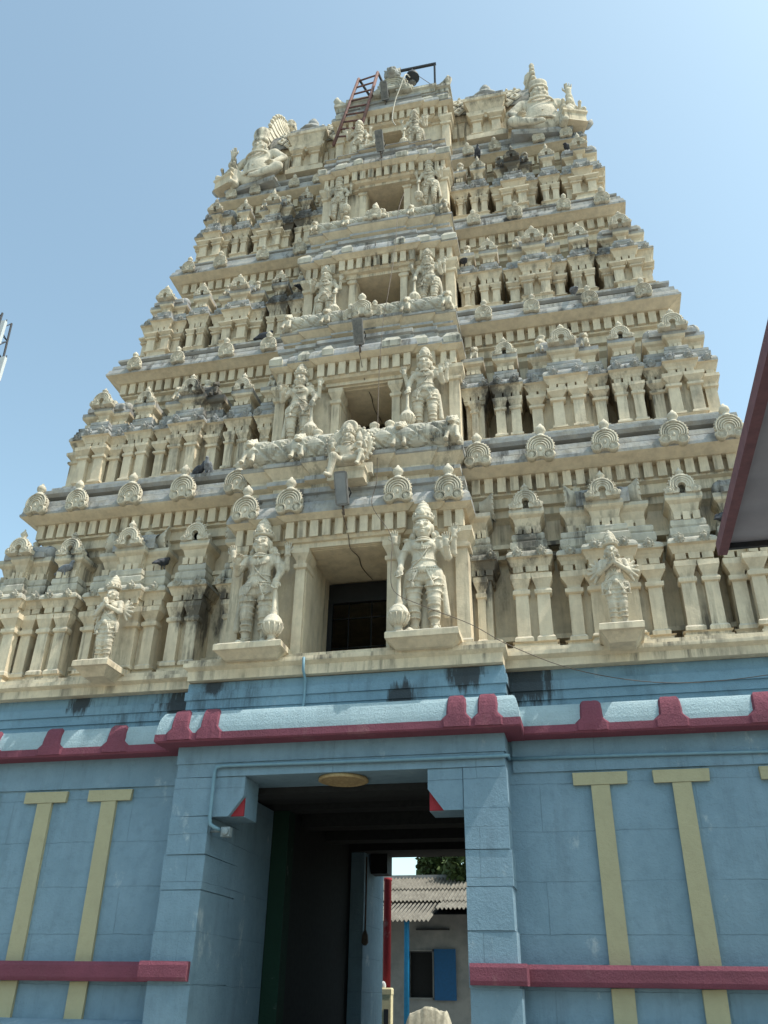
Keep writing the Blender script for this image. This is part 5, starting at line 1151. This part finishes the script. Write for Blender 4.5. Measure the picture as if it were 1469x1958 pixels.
# frame with the hanging lamp
r = empty('roof_gantry', (0.45, 2.95, 22.1), 0, 1, None, label='thin dark metal frame standing on top of the tower', category='metal frame')
for x in (-0.68, 0.66): b = MB(); b.box(x-0.025, x+0.025, -0.025, 0.025, 0, 1.44); b.build('post', M['iron'], r)
b = MB(); b.box(-0.72, 0.70, -0.03, 0.03, 1.442, 1.50); b.build('crossbar', M['iron'], r)
b = MB(); b.tube([(0.14, 0, 1.2), (0.64, 0, 0.5)], 0.008, 5); b.build('stay_wire', M['cable'], r)
r = empty('hanging_lamp', (0.50, 2.95, 23.12), 0, 1, None, label='dark bell shaped lamp hanging from the metal frame on top', category='lamp')
b = MB(); b.lathe((0, 0, 0), [(0.12, -0.16), (0.12, 0.0), (0.19, 0.02), (0.19, 0.06), (0.15, 0.18), (0.07, 0.25), (0.03, 0.30), (0.03, 0.44)], 18); b.build('shade', M['iron'], r)
b = MB(); b.lathe((0, 0, -0.16), [(0.03, -0.08), (0.09, -0.05), (0.10, 0.0)], 14); b.build('lamp_glass', M['lampglass'], r)

# conduit pipe over the doorway, junction box, second pipe along the right wall
b = MB(); b.tube([(2.262, 0.39, 4.355), (2.275, 0.02, 4.315), (2.25, -0.045, 4.30), (2.2, -0.052, 4.298), (0.5, -0.05, 4.30), (-1.55, -0.052, 4.315), (-1.64, -0.05, 4.30), (-1.665, -0.045, 4.24), (-1.665, -0.04, 3.66), (-1.655, -0.035, 3.57), (-1.60, -0.02, 3.53), (-1.52, 0.10, 3.50)], 0.024, 8)
b.build('conduit_pipe', M['pipe'], None, label='pale blue painted conduit pipe bent over the doorway and down the left pier', category='pipe')
b = MB(); b.tube([(2.262, 0.388, 4.36), (4.0, 0.388, 4.345), (6.6, 0.388, 4.31)], 0.022, 8)
b.build('conduit_pipe', M['pipe'], None, label='straight pale blue conduit pipe along the right hand wall above the yellow pilasters', category='pipe')
b = MB(); b.box(-1.52, -1.40, 0.03, 0.13, 3.42, 3.54); b.lathe((-1.46, 0.03, 3.48), [(0.05, 0), (0.05, 0.03), (0.02, 0.035)], 14, 0, 'y')
b.tube([(-1.52, 0.08, 3.50), (-1.69, 0.10, 3.50)], 0.02, 6)
b.build('junction_box', M['plastic'], None, label='small grey junction box at the lower end of the conduit on the left pier', category='electrical box')
b = MB(); b.tube([(-0.50, -0.06, 5.78), (-0.50, -0.05, 5.6), (-0.5, 0.06, 5.5), (-0.5, 0.07, 5.2), (-0.5, 0.02, 5.02)], 0.02, 6)
b.build('drain_pipe', M['pipe'], None, label='short blue drain pipe below the ledge, left of the lowest window', category='pipe')

# ------------------------------------------------------------------ neighbouring roof on the right
r = empty('porch_roof', (8.0, -7.0, 0), 0, 1, None, label='dark sheet metal porch roof with a maroon edge, cut off by the right side', category='roof')
b = MB(); n = 90; V = []; F = []
for i in range(n+1):
    y = -13.0+8.05*i/n; 
    for x, e in ((4.385, 0.0), (13.0, 0.0)): V.append((x+e-8.0, y+7.0, 4.56+0.02*math.sin(i*1.35)))
for i in range(n): F.append((2*i, 2*i+1, 2*i+3, 2*i+2))
k = len(V); V += [(x, y, z+0.012) for x, y, z in V]; F += [tuple(q+k for q in f[::-1]) for f in F]
b.add(V, F, 0, True); b.build('roof_sheet', M['sheet'], r)
for xj in (4.95, 5.62, 6.3): b = MB(); b.box(xj-8-0.012, xj-8+0.012, -6, 2.03, 4.535, 4.556); b.build('sheet_joint', M['iron'], r)
b = MB(); b.box(4.335-8, 4.40-8, -6, 2.08, 4.50, 4.60); b.build('edge_board', M['trim'], r)
b = MB(); b.box(4.40-8, 5.0, 2.04, 2.075, 4.535, 4.60); b.build('eave_batten', M['iron'], r)
for x, y in ((12.6, -5.3), (12.6, -12.6)): b = MB(); b.lathe((x-8, y+7, 0), [(0.11, 0), (0.08, 0.1), (0.08, 4.55)], 12); b.build('post', M['iron'], r)

# ------------------------------------------------------------------ telecom mast far behind on the left
r = empty('telecom_mast', (-65.5, 60, 0), 0, 1, None, label='distant lattice telecom mast with white antennas at the left edge', category='mast')
b = MB(); 
for sx, sy in ((-1, -1), (1, -1), (1, 1), (-1, 1)): b.tube([(sx*3.2, sy*3.2, 0), (sx*1.0, sy*1.0, 78)], 0.14, 6)
for i in range(26):
    z = 3*i; q = 3.2-2.2*z/78; q2 = 3.2-2.2*(z+3)/78
    for sx, sy, tx, ty in ((-1, -1, 1, -1), (1, -1, 1, 1), (1, 1, -1, 1), (-1, 1, -1, -1)):
        b.tube([(sx*q, sy*q, z), (tx*q2, ty*q2, z+3)], 0.07, 4); b.tube([(sx*q, sy*q, z), (tx*q, ty*q, z)], 0.06, 4)
b.build('lattice', M['iron'], r)
for z, xs_ in ((68.2, (-2.2, 0.0, 3.5)), (74.4, (-1.9, 0.0, 1.9))):
    for x in xs_:
        b = MB(); b.box(x-0.30, x+0.30, -1.45, -1.0, z-1.8, z+1.8); b.build('antenna', M['mastwhite'], r)
        b = MB(); b.tube([(x*0.3, -0.9, z+1.3), (x, -0.9, z+1.3)], 0.09, 5); b.tube([(x*0.3, -0.9, z-1.3), (x, -0.9, z-1.3)], 0.09, 5); b.tube([(x, -0.9, z-2.2), (x, -0.9, z+2.4)], 0.07, 5); b.build('antenna_arm', M['iron'], r)

# ------------------------------------------------------------------ what shows through the passage
b = MB(); b.box(-1.5, -0.98, 7.55, 8.0, 3.86, 4.27); b.box(-1.46, -1.02, 7.53, 7.56, 3.9, 4.23)
b.build('loudspeaker_box', M['black'], None, label='black box speaker hanging under the far end of the passage roof', category='speaker')
b = MB(); b.tube([(-1.26, 6.9, 4.1), (-1.255, 6.9, 3.2), (-1.26, 6.9, 2.75)], 0.018, 6); b.lathe((-1.26, 6.9, 2.5), [(0.03, 0), (0.07, 0.05), (0.06, 0.18), (0.02, 0.27)], 10)
b.build('hanging_wire', M['cable'], None, label='black wire with a hanging plug on the rear pier of the passage', category='wire')
b = MB(); b.tube([(-0.02, 8.6, 4.33), (-0.02, 8.6, 4.22), (0.05, 8.6, 4.20), (0.08, 8.6, 4.25), (0.03, 8.6, 4.30)], 0.014, 6); b.build('ceiling_hook', M['black'], None, label='small black hook under the far lintel of the passage', category='hook')
b = MB(); b.lathe((-1.63, 10.5, 0), [(0.09, 0), (0.09, 4.05), (0.1, 4.06), (0.1, 4.12)], 12); b.build('red_pole', M['red'], None, label='red painted pole behind the passage', category='pole')
r = empty('meter_cabinet', (-1.57, 10.2, 0), 0, 1, None, label='cream metal meter cabinet at the foot of the red pole', category='cabinet')
b = MB(); b.box(-0.13, 0.13, -0.12, 0.12, 0.0, 1.80); b.front(-0.14, 0.14, -0.13, 0.13, [(0.0, 1.70), (0.0, 1.80), (-0.02, 1.83)]); b.build('body', M['boxcream'], r)
b = MB(); b.box(-0.02, 0.08, -0.145, -0.12, 0.9, 1.42); b.build('door', M['iron'], r)
b = MB(); b.ell((-0.07, -0.02, 1.86), (0.07, 0.05, 0.10), 8, 6); b.build('white_cap', M['mastwhite'], r)
# house with a corrugated roof
r = empty('rear_house', (0, 16, 0), 0, 1, None, label='low grey house with a corrugated roof seen through the passage', category='house')
b = MB(); yw = 1.0
b.box(-8, -2.42, yw, yw+0.3, 0, 3.9); b.box(-1.72, 8, yw, yw+0.3, 0, 3.9); b.box(-2.42, -1.72, yw, yw+0.3, 0, 1.66); b.box(-2.42, -1.72, yw, yw+0.3, 2.86, 3.9); b.box(-8, 8, yw+5, yw+5.3, 0, 3.9); b.box(-8.0, -7.7, yw, yw+5, 0, 3.9); b.box(7.7, 8.0, yw, yw+5, 0, 3.9)
b.build('wall', M['limewash'], r)
b = MB(); b.box(-2.40, -1.74, yw+0.14, yw+0.2, 1.68, 2.84); b.build('window', M['black'], r)
b = MB()
for x0, x1, z0, z1 in ((-2.46, -2.42, 1.62, 2.90), (-1.72, -1.68, 1.62, 2.90), (-2.46, -1.68, 2.86, 2.90), (-2.46, -1.68, 1.62, 1.66)): b.box(x0, x1, yw-0.04, yw+0.1, z0, z1)
b.build('window_frame', M['limewash'], r)
b = MB(); b.box(-1.66, -1.02, yw-0.09, yw-0.05, 1.60, 2.92); b.build('shutter', M['shutter'], r)
def corr(x0, x1, y0, y1, z0, z1, amp=0.03, pit_=0.125):
    b = MB(); n = int((x1-x0)/pit_*8); V = []; F = []
    for i in range(n+1):
        x = x0+(x1-x0)*i/n; o = amp*math.cos(2*math.pi*x/pit_)
        V += [(x, y0, z0+o), (x, y1, z1+o), (x, y1, z1+o-0.012), (x, y0, z0+o-0.012)]
    for i in range(n):
        a = 4*i; F += [(a, a+4, a+5, a+1), (a+2, a+6, a+7, a+3), (a, a+3, a+7, a+4), (a+1, a+5, a+6, a+2)]
    b.add(V, F, 0, False); return b
for x0, x1, y0, y1, z0, z1 in ((-9, -1.45, -1.2, 1.3, 3.52, 4.22), (-1.45, 9, -0.35, 1.3, 3.90, 4.25), (-9, 9, 1.05, 2.7, 4.23, 4.74), (-9, 9, 2.50, 4.2, 4.72, 5.26)):
    corr(x0, x1, y0, y1, z0, z1).build('roof_sheet', M['asbestos'], r)
b = MB(); b.box(-9, 9, 4.1, 4.3, 5.2, 5.33); b.build('ridge', M['limewash'], r)
b = MB(); b.add([(-8.9, -0.3, 3.74), (8.9, -0.3, 3.74), (8.9, 4.2, 5.1), (-8.9, 4.2, 5.1)], [(3, 2, 1, 0), (0, 1, 2, 3)]); b.build('gap_blocking_underlay', M['inner'], r)  # dark sheet added to stop light stripes between the roof sheets
b = MB(); b.box(-2.2, -1.2, yw-0.1, yw, 3.42, 3.46); b.build('bracket', M['iron'], r)
b = MB(); b.lathe((-2.12, 15.15, 0), [(0.075, 0), (0.075, 3.5), (0.085, 3.55)], 12); b.build('porch_post', M['postblue'], None, label='bright blue post holding up the corrugated porch roof', category='post')
# bundle under a tarpaulin
from mathutils import noise as mnoise
b = MB(); V = []; F = []; nx, ny = 44, 26
for i in range(nx+1):
    for j in range(ny+1):
        u, v = i/nx, j/ny; q = min(1, 5*u, 5*(1-u))**0.5*min(1, 4*v, 4*(1-v))**0.5
        f = mnoise.noise(Vector((u*4.1, v*3.3, 0.4)))*0.10+abs(mnoise.noise(Vector((u*9+2*v, v*5, 3.1))))*0.09
        V.append((-2.0+1.5*u, 13.2+0.9*v, q*(1.27+0.12*u-0.05*math.cos(6*u)+f)))
for i in range(nx):
    for j in range(ny): a = i*(ny+1)+j; F.append((a, a+ny+1, a+ny+2, a+1))
b.add(V, F, 0, False); b.build('tarpaulin_bundle', M['tarp'], None, label='lumpy heap under a dirty cream tarpaulin before the grey house', category='covered heap')
# trees beyond the house
def tree(x, y, h, cr, label, seed, n=2600):
    random.seed(seed); r = empty('tree', (x, y, 0), 0, 1, None, label=label, category='tree', group='trees behind the house')
    b = MB(); b.tube([(0, 0, 0), (0.1, 0.05, h*0.35), (-0.05, 0.1, h*0.7)], [0.28, 0.2, 0.1], 8)
    for k in range(7):
        a = k*0.9; z = h*(0.35+0.05*k); b.tube([(0, 0.05, z), (0.5*cr*math.cos(a), 0.5*cr*math.sin(a), z+0.22*h), (0.8*cr*math.cos(a), 0.8*cr*math.sin(a), z+0.3*h)], [0.09, 0.05, 0.02], 5)
    b.build('trunk', M['bark'], r)
    b = MB(); cl = [(random.gauss(0, cr*0.42), random.gauss(0, cr*0.42), h*0.72+random.gauss(0, h*0.13), random.uniform(0.35, 0.9)*cr*0.5) for _ in range(22)]
    for _ in range(n):
        cx, cy, cz, q = random.choice(cl); v = Vector((random.gauss(0, 1), random.gauss(0, 1), random.gauss(0, 1))).normalized()*q*random.uniform(0.55, 1.05)
        p = Vector((cx, cy, cz))+v; d = Vector((random.gauss(0, 1), random.gauss(0, 1), random.gauss(-0.4, 0.6))).normalized(); w = d.cross(Vector((random.random(), random.random(), random.random()))).normalized(); L = random.uniform(0.16, 0.36)
        b.add([p, p+d*L*0.5+w*L*0.28, p+d*L, p+d*L*0.5-w*L*0.28], [(0, 1, 2, 3)])
    b.build('crown', M['leaf'], r)
tree(-1.05, 23, 7.2, 2.7, 'leafy tree showing over the corrugated roof through the passage', 11, 14000)
tree(-4.6, 21, 5.2, 1.0, 'slim tree at the left behind the corrugated roof', 12, 1200)
